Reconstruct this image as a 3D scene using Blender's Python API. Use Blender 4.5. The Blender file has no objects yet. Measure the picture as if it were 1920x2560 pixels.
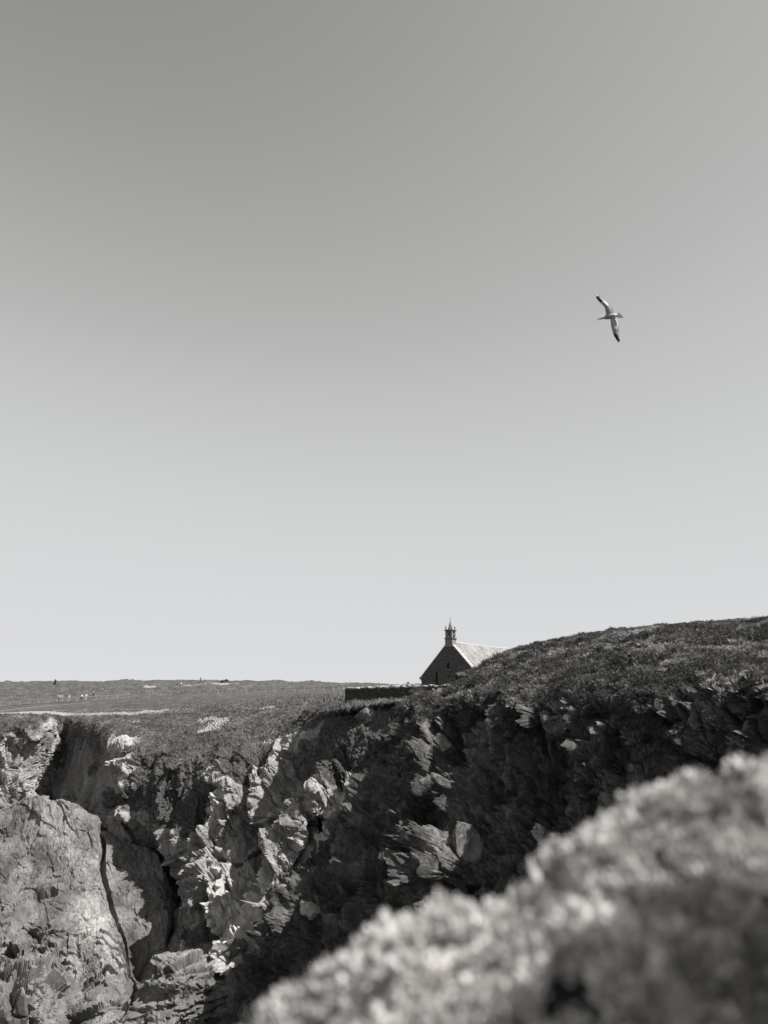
import bpy, bmesh, math, random
import numpy as np
from mathutils import Vector, Matrix

sc = bpy.context.scene
C = sc.collection
random.seed(7)
rng = np.random.default_rng(11)

# ------------------------------------------------------------------ camera, sky, sun, exposure
FPX = 2560 * 26 / 36.0          # focal length in photo pixels
HOR = 1715.0                    # photo row of the level line
PITCH = math.atan((HOR - 1280) / FPX)
CP, SP = math.cos(PITCH), math.sin(PITCH)

cam_d = bpy.data.cameras.new('camera')
cam = bpy.data.objects.new('camera', cam_d)
C.objects.link(cam)
cam_d.sensor_fit = 'VERTICAL'
cam_d.sensor_height = 36.0
cam_d.sensor_width = 27.0
cam_d.lens = 26.0
cam_d.clip_start = 0.02
cam_d.clip_end = 30000
cam_d.dof.use_dof = True
cam_d.dof.focus_distance = 95.0
cam_d.dof.aperture_fstop = 3.1
cam.location = (0, 0, 0)
cam.rotation_euler = (math.pi / 2 + PITCH, 0, 0)
sc.camera = cam

SUN_EL = math.radians(52)
sun_h = np.array([0.915, -0.40]); sun_h /= np.linalg.norm(sun_h)
SUN = np.array([sun_h[0] * math.cos(SUN_EL), sun_h[1] * math.cos(SUN_EL), math.sin(SUN_EL)])

w = bpy.data.worlds.new('World')
sc.world = w
w.use_nodes = True
nt = w.node_tree
nt.nodes.clear()
out = nt.nodes.new('ShaderNodeOutputWorld')
bg = nt.nodes.new('ShaderNodeBackground')
sky = nt.nodes.new('ShaderNodeTexSky')
sky.sky_type = 'NISHITA'
sky.sun_disc = False
sky.sun_elevation = SUN_EL
sky.sun_rotation = math.atan2(sun_h[0], sun_h[1])
sky.altitude = 60
sky.air_density = 1.0
sky.dust_density = 0.0
sky.ozone_density = 1.0
# black-and-white film: the sky seen as one channel mix, then toned
sep = nt.nodes.new('ShaderNodeSeparateColor')
def wmath(op, a, b):
    n = nt.nodes.new('ShaderNodeMath'); n.operation = op
    for i, v in enumerate((a, b)):
        if isinstance(v, (int, float)): n.inputs[i].default_value = v
        else: nt.links.new(v, n.inputs[i])
    return n.outputs[0]
nt.links.new(sky.outputs[0], sep.inputs[0])
BW = (0.8, 0.2, 0.0)      # a red filter on black-and-white film
lum = wmath('ADD', wmath('ADD', wmath('MULTIPLY', sep.outputs[0], BW[0]), wmath('MULTIPLY', sep.outputs[1], BW[1])),
            wmath('MULTIPLY', sep.outputs[2], BW[2]))
# film response of the black-and-white picture to the sky's light
fcv = nt.nodes.new('ShaderNodeFloatCurve')
cv = fcv.mapping.curves[0]
pts_ = [(0.0, 0.0), (0.07, 0.17), (0.097, 0.308), (0.113, 0.385), (0.135, 0.46), (0.18, 0.567), (0.25, 0.638), (0.4, 0.682), (0.74, 0.712), (1.0, 0.73)]
cv.points[0].location = pts_[0]; cv.points[1].location = pts_[-1]
for p_ in pts_[1:-1]: cv.points.new(*p_)
fcv.mapping.update()
nt.links.new(wmath('MULTIPLY', lum, 0.1), fcv.inputs['Value'])
EXPOSURE = 0.6
BG = 0.10
lum = wmath('MULTIPLY', fcv.outputs[0], 2 ** -EXPOSURE / BG)
mx = nt.nodes.new('ShaderNodeValToRGB')
e_ = mx.color_ramp.elements
e_[0].position = 0.28; e_[0].color = (1.008, 1.0, 0.945, 1)
e_[1].position = 0.72; e_[1].color = (0.99, 0.998, 1.018, 1)
k_ = e_.new(0.55); k_.color = (0.985, 1.0, 0.992, 1)
k_ = e_.new(0.42); k_.color = (0.998, 1.0, 0.98, 1)
nt.links.new(fcv.outputs[0], mx.inputs[0])
vm = nt.nodes.new('ShaderNodeVectorMath'); vm.operation = 'SCALE'
nt.links.new(mx.outputs[0], vm.inputs[0]); nt.links.new(lum, vm.inputs[3])
nt.links.new(vm.outputs[0], bg.inputs[0])
bg.inputs[1].default_value = BG
nt.links.new(bg.outputs[0], out.inputs[0])

sd = bpy.data.lights.new('sun', 'SUN')
sd.energy = 5.0
sd.angle = math.radians(0.5)
sd.color = (1.0, 0.985, 0.965)
so = bpy.data.objects.new('sun', sd)
C.objects.link(so)
so.location = (60, -20, 80)
so.rotation_euler = Vector(tuple(SUN)).to_track_quat('Z', 'Y').to_euler()

vs = sc.view_settings
sc.display_settings.display_device = 'sRGB'
vs.view_transform = 'Standard'; vs.look = 'None'; vs.exposure = EXPOSURE; vs.gamma = 1.0
vs.use_curve_mapping = False

sc.cycles.diffuse_bounces = 1
sc.cycles.max_bounces = 6

# ------------------------------------------------------------------ helpers: layout
def at(px, py, Y):
    u = (px - 960) / FPX; v = (1280 - py) / FPX
    dy = CP - SP * v; dz = SP + CP * v
    s = Y / dy
    return np.array([u * s, Y, dz * s])

def project(P):
    x, y, z = P[..., 0], P[..., 1], P[..., 2]
    d = y * CP + z * SP
    vv = -y * SP + z * CP
    d = np.maximum(d, 1e-3)
    return 960 + FPX * x / d, 1280 - FPX * vv / d

def smooth(a, b, x):
    t = np.clip((x - a) / (b - a), 0, 1)
    return t * t * (3 - 2 * t)

# ------------------------------------------------------------------ helpers: noise
_perm = rng.permutation(256).astype(np.int32)
_perm = np.concatenate([_perm, _perm, _perm])
_gr = rng.normal(size=(256, 3)).astype(np.float32)
_gr /= np.linalg.norm(_gr, axis=1, keepdims=True)
_rnd = rng.random((256, 8)).astype(np.float32)

def hash3(i, j, k):
    return _perm[_perm[_perm[i & 255] + (j & 255)] + (k & 255)]

def noise(P):
    P = P.astype(np.float32)
    f = np.floor(P); i = f.astype(np.int32); t = P - f
    u = t * t * t * (t * (t * 6 - 15) + 10)
    res = 0
    for a in (0, 1):
        wa = u[:, 0] if a else 1 - u[:, 0]
        for b in (0, 1):
            wb = u[:, 1] if b else 1 - u[:, 1]
            for c in (0, 1):
                wc = u[:, 2] if c else 1 - u[:, 2]
                g = _gr[hash3(i[:, 0] + a, i[:, 1] + b, i[:, 2] + c)]
                d = g[:, 0] * (t[:, 0] - a) + g[:, 1] * (t[:, 1] - b) + g[:, 2] * (t[:, 2] - c)
                res = res + wa * wb * wc * d
    return res * 1.5

def fbm(P, octs=4, gain=0.5, lac=2.03, ridged=False):
    r = 0; a = 1.0; Q = P + 13.7
    for o in range(octs):
        n = noise(Q)
        if ridged: n = 0.5 - np.abs(n)
        r = r + a * n
        a *= gain; Q = Q * lac + 5.31
    return r

def worley(P, jit=0.95):
    P = P.astype(np.float32)
    i = np.floor(P).astype(np.int32)
    n = len(P)
    F1 = np.full(n, 9.0, np.float32); F2 = np.full(n, 9.0, np.float32)
    ID = np.zeros(n, np.int32); V = np.zeros((n, 3), np.float32)
    for a in (-1, 0, 1):
        for b in (-1, 0, 1):
            for c in (-1, 0, 1):
                cx, cy, cz = i[:, 0] + a, i[:, 1] + b, i[:, 2] + c
                h = hash3(cx, cy, cz)
                r = _rnd[h]
                vx = P[:, 0] - (cx + .5 + jit * (r[:, 0] - .5))
                vy = P[:, 1] - (cy + .5 + jit * (r[:, 1] - .5))
                vz = P[:, 2] - (cz + .5 + jit * (r[:, 2] - .5))
                d = vx * vx + vy * vy + vz * vz
                m = d < F1
                F2 = np.where(m, F1, np.minimum(F2, d))
                F1 = np.where(m, d, F1)
                ID = np.where(m, h, ID)
                V[:, 0] = np.where(m, vx, V[:, 0]); V[:, 1] = np.where(m, vy, V[:, 1]); V[:, 2] = np.where(m, vz, V[:, 2])
    return np.sqrt(F1), np.sqrt(F2), ID, V

def rotm(ax, ay, az):
    return np.array(Matrix.Rotation(az, 3, 'Z') @ Matrix.Rotation(ay, 3, 'Y') @ Matrix.Rotation(ax, 3, 'X'))

def rockdisp(P, scales, rot=(0.25, 0.35, 0.4), aniso=(1.0, 1.0, 0.55), off=0.0, warp=0.35):
    Rm = rotm(*rot)
    Q = (P @ Rm.T) * np.array(aniso)
    d = 0
    for k, (L, a) in enumerate(scales):
        q = Q / L + off + 7.3 * k
        wv = np.stack([noise(q * 1.7 + 3), noise(q * 1.7 + 17), noise(q * 1.7 + 29)], 1)
        F1, F2, ID, V = worley(q + warp * wv)
        r = _rnd[ID]
        til = (r[:, 3:6] - .5) * 2.4
        blk = (r[:, 6] - .5) * 1.5 + (V * til).sum(1) * 0.6
        crack = np.clip(1 - (F2 - F1) / 0.10, 0, 1)
        d = d + a * (blk - 0.45 * crack)
    return d

def facets(P, scales, rot=(0.15, 0.4, 0.4), aniso=(1.0, 1.0, 0.42), off=0.0, jump=0.25, slope=1.0):
    """fractured rock: each joint block is cut by its own plane, the planes following a rough larger shape"""
    Q = (P @ rotm(*rot).T) * np.array(aniso)
    d = 0
    e = 0.35
    for k, (L, a) in enumerate(scales):
        q = (Q / L + off + 5.1 * k).astype(np.float32)
        F1, F2, ID, V = worley(q, 1.0)
        c = (q - V) * 0.55
        h0 = fbm(c, 2, 0.6)
        lin = 0
        for ax in range(3):
            c2 = c.copy(); c2[:, ax] += e * 0.55
            lin = lin + (fbm(c2, 2, 0.6) - h0) / e * V[:, ax]
        r = _rnd[ID]
        d = d + a * (h0 + slope * lin + jump * (r[:, 6] - .5) - 0.22 * np.clip(1 - (F2 - F1) / 0.07, 0, 1))
    return d

# ------------------------------------------------------------------ helpers: mesh objects
def mesh_from(name, V, F, mat=None, smooth_shade=False, attrs=None, parent=None, mats=None, fmat=None):
    me = bpy.data.meshes.new(name)
    V = np.asarray(V, np.float32); F = np.asarray(F, np.int32)
    k = F.shape[1]
    me.vertices.add(len(V)); me.vertices.foreach_set('co', V.ravel())
    me.loops.add(F.size); me.loops.foreach_set('vertex_index', F.ravel())
    me.polygons.add(len(F))
    me.polygons.foreach_set('loop_start', np.arange(0, F.size, k, dtype=np.int32))
    try: me.polygons.foreach_set('loop_total', np.full(len(F), k, np.int32))
    except Exception: pass
    if attrs:
        for an, av in attrs.items():
            at_ = me.attributes.new(an, 'FLOAT', 'POINT')
            at_.data.foreach_set('value', np.asarray(av, np.float32))
    me.update(calc_edges=True)
    me.polygons.foreach_set('use_smooth', np.full(len(F), smooth_shade))
    if mats:
        for m in mats: me.materials.append(m)
        if fmat is not None: me.polygons.foreach_set('material_index', np.asarray(fmat, np.int32))
    elif mat: me.materials.append(mat)
    o = bpy.data.objects.new(name, me)
    C.objects.link(o)
    if parent is not None: o.parent = parent
    return o

def bm_obj(name, bm, mat, parent=None, smooth_shade=False):
    me = bpy.data.meshes.new(name)
    bmesh.ops.recalc_face_normals(bm, faces=bm.faces)
    bm.to_mesh(me); bm.free()
    if mat: me.materials.append(mat)
    if smooth_shade: me.polygons.foreach_set('use_smooth', np.full(len(me.polygons), True))
    o = bpy.data.objects.new(name, me)
    C.objects.link(o)
    if parent is not None: o.parent = parent
    return o

def empty(name, loc=(0, 0, 0)):
    o = bpy.data.objects.new(name, None)
    C.objects.link(o); o.location = loc
    o.empty_display_size = 0.3
    return o

def tag(o, label=None, cat=None, group=None, kind=None):
    if label: o['label'] = label
    if cat: o['category'] = cat
    if group: o['group'] = group
    if kind: o['kind'] = kind
    return o

def grid_faces(nr, nc):
    idx = np.arange(nr * nc).reshape(nr, nc)
    return np.stack([idx[:-1, :-1], idx[1:, :-1], idx[1:, 1:], idx[:-1, 1:]], -1).reshape(-1, 4)

def cr(pts, t):
    """Catmull-Rom along axis 0 of pts at parameters t (0..n-1)."""
    n = len(pts)
    i = np.clip(np.floor(t).astype(int), 0, n - 2)
    f = (t - i)
    sh = (slice(None),) + (None,) * (pts.ndim - 1)
    f = f[sh]
    p1, p2 = pts[i], pts[i + 1]
    p0 = np.where((i == 0)[sh], 2 * p1 - p2, pts[np.maximum(i - 1, 0)])
    p3 = np.where((i == n - 2)[sh], 2 * p2 - p1, pts[np.minimum(i + 2, n - 1)])
    tens = 0.42
    m1 = tens * (p2 - p0); m2 = tens * (p3 - p1)
    f2, f3 = f * f, f * f * f
    return (2 * f3 - 3 * f2 + 1) * p1 + (f3 - 2 * f2 + f) * m1 + (-2 * f3 + 3 * f2) * p2 + (f3 - f2) * m2

def loft(ctrl, row_counts, col_counts):
    """ctrl rows x cols x 3 -> dense grid, plus row and column parameters."""
    tr = np.concatenate([np.linspace(k, k + 1, n, endpoint=False) for k, n in enumerate(row_counts)] + [[len(row_counts)]])
    tc = np.concatenate([np.linspace(k, k + 1, n, endpoint=False) for k, n in enumerate(col_counts)] + [[len(col_counts)]])
    A = cr(ctrl, tr)
    B = np.swapaxes(cr(np.swapaxes(A, 0, 1), tc), 0, 1)
    return B, tr, tc

def grid_normals(G):
    dr = np.gradient(G, axis=0); dc = np.gradient(G, axis=1)
    n = np.cross(dr, dc)
    n /= np.linalg.norm(n, axis=-1, keepdims=True) + 1e-9
    return n

def boxblur(G, k):
    """box blur of a grid of vectors over k cells each way"""
    for ax in (0, 1):
        pad = [(0, 0)] * G.ndim; pad[ax] = (k + 1, k)
        c = np.cumsum(np.pad(G, pad, 'edge'), axis=ax)
        n = G.shape[ax]
        hi = np.take(c, np.arange(2 * k + 1, n + 2 * k + 1), axis=ax); lo = np.take(c, np.arange(0, n), axis=ax)
        G = (hi - lo) / (2 * k + 1)
    return G

def stroke(px, py, pts, scale):
    """distance in photo pixels to a polyline, scaled; and 0..1 run along it."""
    best = np.full(px.shape, 1e9)
    for (x0, y0), (x1, y1) in zip(pts[:-1], pts[1:]):
        dx, dy = x1 - x0, y1 - y0
        t = np.clip(((px - x0) * dx + (py - y0) * dy) / (dx * dx + dy * dy), 0, 1)
        best = np.minimum(best, np.hypot(px - x0 - t * dx, py - y0 - t * dy))
    return best / scale

# ------------------------------------------------------------------ materials
def new_mat(name):
    m = bpy.data.materials.new(name); m.use_nodes = True
    t = m.node_tree; t.nodes.clear()
    o = t.nodes.new('ShaderNodeOutputMaterial'); b = t.nodes.new('ShaderNodeBsdfPrincipled')
    t.links.new(b.outputs[0], o.inputs[0])
    b.inputs['Roughness'].default_value = 0.9
    if 'Specular IOR Level' in b.inputs: b.inputs['Specular IOR Level'].default_value = 0.25
    return m, t, b

TW = (1.035, 1.0, 0.97)        # the photograph's warm black-and-white tone
def g(v): return (v * TW[0], v * TW[1], v * TW[2], 1)

def ramp(t, fac, stops):
    n = t.nodes.new('ShaderNodeValToRGB')
    e = n.color_ramp.elements
    e[0].position, e[0].color = stops[0][0], g(stops[0][1])
    e[1].position, e[1].color = stops[-1][0], g(stops[-1][1])
    for p, v in stops[1:-1]:
        k = e.new(p); k.color = g(v)
    t.links.new(fac, n.inputs[0])
    return n.outputs[0]

def nz(t, vec, scale, detail=4, rough=0.6, dist=0.0):
    n = t.nodes.new('ShaderNodeTexNoise')
    n.inputs['Scale'].default_value = scale; n.inputs['Detail'].default_value = detail
    n.inputs['Roughness'].default_value = rough; n.inputs['Distortion'].default_value = dist
    if vec is not None: t.links.new(vec, n.inputs['Vector'])
    return n.outputs[0]

def vor(t, vec, scale, feature='F1'):
    n = t.nodes.new('ShaderNodeTexVoronoi'); n.feature = feature
    n.inputs['Scale'].default_value = scale
    t.links.new(vec, n.inputs['Vector'])
    return n.outputs

def mixc(t, fac, a, b, mode='MIX'):
    n = t.nodes.new('ShaderNodeMix'); n.data_type = 'RGBA'; n.blend_type = mode
    for s, v in ((0, fac), (6, a), (7, b)):
        if isinstance(v, (int, float)): n.inputs[s].default_value = v
        elif isinstance(v, tuple): n.inputs[s].default_value = v
        else: t.links.new(v, n.inputs[s])
    return n.outputs[2]

def mth(t, op, a, b=0.0, clamp=False):
    n = t.nodes.new('ShaderNodeMath'); n.operation = op; n.use_clamp = clamp
    for i, v in enumerate((a, b)):
        if isinstance(v, (int, float)): n.inputs[i].default_value = v
        else: t.links.new(v, n.inputs[i])
    return n.outputs[0]

def attr(t, name):
    n = t.nodes.new('ShaderNodeAttribute'); n.attribute_name = name
    return n.outputs['Fac']

def bump(t, b, height, strength, dist):
    n = t.nodes.new('ShaderNodeBump')
    n.inputs['Strength'].default_value = strength; n.inputs['Distance'].default_value = dist
    t.links.new(height, n.inputs['Height']); t.links.new(n.outputs[0], b.inputs['Normal'])

def objco(t):
    return t.nodes.new('ShaderNodeTexCoord').outputs['Object']

def terrain_mat(name, rock_stops, veg_stops, fine=1.0, bstr=0.8):
    """rock with lichen and stains, heath where the 'veg' attribute says so, bare earth where 'bare' says so"""
    m, t, b = new_mat(name)
    co = objco(t)
    mp = t.nodes.new('ShaderNodeMapping'); mp.inputs['Rotation'].default_value = (0.3, 0.45, 0.2)
    mp.inputs['Scale'].default_value = (1.0, 1.0, 0.45)
    t.links.new(co, mp.inputs['Vector'])
    n1 = nz(t, mp.outputs[0], 0.16 * fine, 6, 0.65, 0.6)
    n2 = nz(t, mp.outputs[0], 1.6 * fine, 6, 0.72, 0.4)
    n3 = nz(t, co, 6.0 * fine, 4, 0.7)
    f = mth(t, 'ADD', mth(t, 'MULTIPLY', n1, 0.5), mth(t, 'ADD', mth(t, 'MULTIPLY', n2, 0.35), mth(t, 'MULTIPLY', n3, 0.22)))
    rock = ramp(t, f, rock_stops)
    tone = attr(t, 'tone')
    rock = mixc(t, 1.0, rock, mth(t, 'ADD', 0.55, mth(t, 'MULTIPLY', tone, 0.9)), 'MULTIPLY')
    v1 = nz(t, co, 0.35 * fine, 5, 0.65)
    v2 = nz(t, co, 3.2 * fine, 5, 0.75, 0.3)
    vf = mth(t, 'ADD', mth(t, 'MULTIPLY', v1, 0.45), mth(t, 'MULTIPLY', v2, 0.6))
    veg = ramp(t, vf, veg_stops)
    soil = ramp(t, n2, [(0.35, 0.2), (0.65, 0.42)])
    vm_ = mth(t, 'MULTIPLY', mth(t, 'SUBTRACT', mth(t, 'ADD', attr(t, 'veg'), mth(t, 'MULTIPLY', mth(t, 'SUBTRACT', n2, 0.5), 0.9)), 0.32), 4.0, True)
    col = mixc(t, vm_, rock, veg)
    bm_ = mth(t, 'MULTIPLY', mth(t, 'SUBTRACT', mth(t, 'ADD', attr(t, 'bare'), mth(t, 'MULTIPLY', mth(t, 'SUBTRACT', n2, 0.5), 1.1)), 0.4), 4.0, True)
    col = mixc(t, bm_, col, soil)
    t.links.new(col, b.inputs['Base Color'])
    n4 = nz(t, mp.outputs[0], 4.0 * fine, 8, 0.8, 1.0)
    h = mth(t, 'ADD', mth(t, 'MULTIPLY', n2, 0.7), mth(t, 'ADD', mth(t, 'MULTIPLY', n3, 0.35), mth(t, 'MULTIPLY', n4, 0.5)))
    bump(t, b, h, bstr, 0.5 / fine)
    return m

ROCK = [(0.36, 0.07), (0.44, 0.18), (0.52, 0.29), (0.60, 0.43), (0.70, 0.58)]
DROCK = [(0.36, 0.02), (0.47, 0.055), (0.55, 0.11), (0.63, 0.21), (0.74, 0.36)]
VEG = [(0.34, 0.03), (0.46, 0.06), (0.54, 0.095), (0.64, 0.17), (0.76, 0.26)]
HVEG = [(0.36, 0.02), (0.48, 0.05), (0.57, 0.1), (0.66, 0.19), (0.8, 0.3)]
m_main = terrain_mat('cliff_rock_and_heath', ROCK, VEG)
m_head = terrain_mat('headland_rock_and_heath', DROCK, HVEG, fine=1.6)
m_slab = terrain_mat('slab_rock', [(0.34, 0.05), (0.46, 0.10), (0.55, 0.16), (0.64, 0.25), (0.76, 0.42)], VEG, fine=1.3, bstr=0.5)

# ------------------------------------------------------------------ terrain: far plateau, back cliff, cove head
cols = {  # per column: rows back, skyline, fence, heath, edge, then down the face
    0: [(-220, 1718, 450), (-220, 1706, 300), (-240, 1772, 200), (-190, 1786, 152), (-170, 1799, 121), (-180, 1890, 119), (-190, 2000, 116), (-210, 2130, 111), (-230, 2330, 103), (-250, 2620, 95)],
    1: [(0, 1718, 450), (0, 1707, 300), (0, 1763, 200), (0, 1782, 152), (0, 1799, 126), (-8, 1885, 124), (-18, 1990, 121), (-40, 2130, 115), (-60, 2330, 106), (-80, 2620, 97)],
    2: [(85, 1718, 450), (85, 1706, 300), (90, 1756, 200), (95, 1779, 156), (98, 1797, 131), (90, 1880, 129), (75, 1985, 126), (55, 2130, 120), (30, 2330, 109), (10, 2620, 98)],
    3: [(160, 1718, 450), (160, 1705, 300), (170, 1751, 200), (175, 1777, 165), (168, 1795, 146), (150, 1880, 143), (122, 1990, 138), (110, 2100, 132), (90, 2310, 118), (60, 2620, 103)],
    4: [(265, 1718, 450), (265, 1705, 300), (270, 1746, 200), (270, 1774, 158), (262, 1812, 113), (256, 1900, 110.5), (258, 2010, 107), (270, 2110, 103), (290, 2310, 96), (320, 2620, 87)],
    5: [(340, 1718, 450), (340, 1704, 300), (345, 1743, 200), (345, 1775, 150), (335, 1832, 109), (320, 1915, 104), (300, 2020, 102.5), (310, 2120, 101.5), (340, 2310, 96), (370, 2620, 87)],
    6: [(430, 1718, 450), (430, 1704, 300), (430, 1739, 200), (430, 1775, 145), (430, 1850, 106), (405, 1930, 100), (375, 2025, 98.5), (370, 2130, 98), (385, 2320, 92.5), (400, 2620, 84)],
    7: [(560, 1718, 450), (560, 1705, 300), (560, 1733, 200), (560, 1770, 135), (560, 1848, 103), (545, 1935, 96), (525, 2035, 94), (500, 2150, 92.5), (485, 2330, 87), (460, 2620, 80)],
    8: [(700, 1718, 450), (700, 1706, 300), (700, 1727, 200), (700, 1768, 124), (700, 1838, 98), (685, 1930, 92.5), (655, 2040, 89.5), (615, 2150, 87), (575, 2330, 82), (530, 2620, 76)],
    9: [(830, 1719, 450), (830, 1709, 300), (830, 1723, 200), (830, 1762, 94), (830, 1796, 86), (798, 1910, 83), (750, 2030, 80.5), (700, 2150, 79), (640, 2330, 76.5), (580, 2620, 73)],
    10: [(930, 1720, 450), (930, 1713, 300), (930, 1721, 200), (930, 1752, 91), (930, 1776, 83), (880, 1890, 80.5), (820, 2010, 78.5), (765, 2130, 77.5), (700, 2330, 76), (630, 2620, 72.5)],
    11: [(1020, 1721, 450), (1020, 1715, 300), (1020, 1719, 200), (1020, 1746, 87.5), (1020, 1762, 80), (970, 1870, 78), (905, 2000, 77), (845, 2130, 76.5), (765, 2330, 75.5), (690, 2620, 72)],
    12: [(1150, 1722, 450), (1150, 1717, 300), (1150, 1719, 200), (1150, 1740, 84), (1150, 1756, 76), (1110, 1870, 77), (1060, 2000, 77), (1010, 2130, 77), (930, 2330, 76), (850, 2620, 73)],
    13: [(1500, 1723, 450), (1500, 1719, 300), (1500, 1721, 200), (1500, 1738, 95), (1500, 1752, 74), (1480, 1870, 75), (1450, 2000, 76), (1400, 2130, 76), (1330, 2330, 75), (1270, 2620, 73)],
}
Lc = np.array([[at(*cols[c][r]) for c in sorted(cols)] for r in range(10)])
LG, ltr, ltc = loft(Lc, [8, 60, 55, 110, 78, 78, 78, 66, 50], [50, 62, 62, 90, 60, 66, 84, 84, 76, 60, 56, 60, 36])
nr, nc = LG.shape[:2]
LN = grid_normals(LG)
if (LN[nr * 3 // 4, :, 1]).mean() > 0: LN = -LN
PX, PY = project(LG)
P0 = LG.reshape(-1, 3); N0 = LN.reshape(-1, 3)
rowp = np.repeat(ltr, nc)
fpx, fpy = PX.ravel(), PY.ravel()
edge_wob = fbm(P0 / 6.0, 3) * 0.5
face = smooth(3.75, 4.35, rowp + edge_wob * 0.6)
# vegetated patches on the face (broad ledges and the spill of heath in the middle)
vpatch = fbm(P0 / np.array([9.0, 9.0, 6.0]) + 40, 4)
spill = np.exp(-((fpx - 430) / 130) ** 2 - ((fpy - 1960) / 120) ** 2) * 0.9 + np.exp(-((fpx - 640) / 160) ** 2 - ((fpy - 1900) / 60) ** 2) * 0.5
spill = spill + np.exp(-((fpx - 890) / 90) ** 2 - ((fpy - 1930) / 140) ** 2) * 1.0
vegm = np.clip((1 - face) + face * smooth(0.12, 0.5, vpatch * 0.9 + spill * 0.85 - 0.08 * (rowp - 4.3) + 0.35 * smooth(5.0, 4.4, rowp)), 0, 1)
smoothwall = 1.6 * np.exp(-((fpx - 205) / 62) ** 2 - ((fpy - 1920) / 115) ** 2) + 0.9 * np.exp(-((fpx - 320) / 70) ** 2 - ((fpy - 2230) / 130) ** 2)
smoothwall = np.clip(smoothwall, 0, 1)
out_h = np.array([-0.35, -0.93, 0.12])
# ribs and gullies
S = np.zeros(len(P0))
strokes = [
    ([(40, 1830), (35, 2000)], 16, -2.6), ([(80, 1810), (60, 1990)], 14, 1.6), ([(10, 1810), (-5, 1990)], 13, 1.2),
    ([(300, 1890), (275, 2030)], 22, -2.2), ([(350, 1870), (330, 1980)], 18, 2.0), ([(385, 1900), (330, 2010)], 16, -2.2),
    ([(470, 2000), (420, 2140)], 26, 2.2), ([(440, 1990), (395, 2120)], 16, -2.2),
    ([(560, 2010), (505, 2150)], 28, 3.0), ([(535, 1990), (470, 2120)], 18, -2.8),
    ([(600, 1900), (590, 2010)], 20, 1.8), ([(720, 1900), (712, 2000)], 26, -4.0), ([(655, 1930), (650, 2000)], 16, -2.2),
    ([(760, 1870), (750, 2000)], 20, 2.0), ([(810, 1920), (800, 2000)], 28, 3.2), ([(790, 1960), (770, 2060)], 14, -2.5),
    ([(860, 1880), (850, 1990)], 20, -3.0),
    ([(745, 2030), (720, 2150), (690, 2240)], 34, 4.0), ([(800, 2050), (745, 2170)], 26, -4.2),
    ([(655, 2080), (640, 2150), (600, 2320)], 34, -6.5), ([(700, 2110), (680, 2250), (680, 2330)], 22, 3.6),
    ([(540, 2160), (560, 2250), (600, 2400)], 44, 5.0), ([(520, 2180), (490, 2330)], 22, 3.0),
    ([(440, 2250), (430, 2400)], 36, -5.0), ([(430, 2160), (410, 2240)], 24, -3.0), ([(480, 2080), (470, 2180)], 22, 2.6),
    ([(258, 2080), (262, 2200), (300, 2320), (340, 2400)], 15, -3.0), ([(350, 2370), (345, 2430)], 34, -4.5),
    ([(890, 1990), (840, 2100)], 20, 1.4), ([(940, 1860), (860, 1990)], 22, -2.0),
]
for pts, wpx, amp in strokes:
    d = stroke(fpx, fpy, pts, wpx)
    S += amp * np.clip(1 - d, 0, 1) ** 0.8 * (0.8 + 0.4 * noise(P0 / 2.5 + 9))
RQ = P0 @ rotm(0.1, 0.32, 0.0).T
ribs = fbm(RQ / np.array([5.0, 5.0, 12.0]) + 8, 2, 0.5, ridged=True)
# first the big ribs and gullies, then the joints and blocks on the surface they leave
P1 = P0 + out_h * (0.7 * S * face * (1 - 0.35 * vegm))[:, None] + N0 * (face * (ribs - 0.45) * 2.8 * (1 - 0.88 * smoothwall) * (1 - 0.5 * vegm))[:, None]
P1 = P1 - out_h * (8.5 * np.exp(-((fpx - 345) / 90) ** 2 - ((fpy - 2250) / 140) ** 2) * face)[:, None]
N1 = grid_normals(boxblur(boxblur(P1.reshape(nr, nc, 3), 7), 7)).reshape(-1, 3)
N1 = np.where(((N1 * N0).sum(1) < 0)[:, None], -N1, N1)
N1 = N1 * 0.5 + N0 * 0.5; N1 /= np.linalg.norm(N1, axis=1, keepdims=True)
big = facets(P1, [(5.0, 1.3), (2.3, 1.0), (1.05, 0.6), (0.5, 0.27)], off=1.3, slope=1.2)
fine = fbm(P1 @ rotm(0.1, 0.32, 0.0).T / np.array([1.5, 1.5, 3.2]) + 18, 4, 0.62, ridged=True)
small = fbm(P1 * 1.3, 3)
veg_l = np.abs(fbm(P1 / 0.9 + 4, 3)) * 0.75 + 0.4 * fbm(P1 / 3.2, 2)
nearf = smooth(170, 110, P0[:, 1])
facedisp = (big * (0.4 + 0.6 * smooth(4.3, 5.0, rowp)) * (1 - 0.55 * vegm) * (1 - 0.75 * smoothwall)
            + (fine - 0.4) * 0.4 * (1 - 0.4 * vegm) * (1 - 0.8 * smoothwall) + small * 0.10)
disp = face * facedisp + vegm * veg_l * (0.25 + 0.55 * nearf) * (1 - 0.45 * face)
disp += (rowp < 2.0) * (0.9 * fbm(P0 / 14.0, 3) + 0.5 * np.abs(fbm(P0 / 3.0, 2)))
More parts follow.
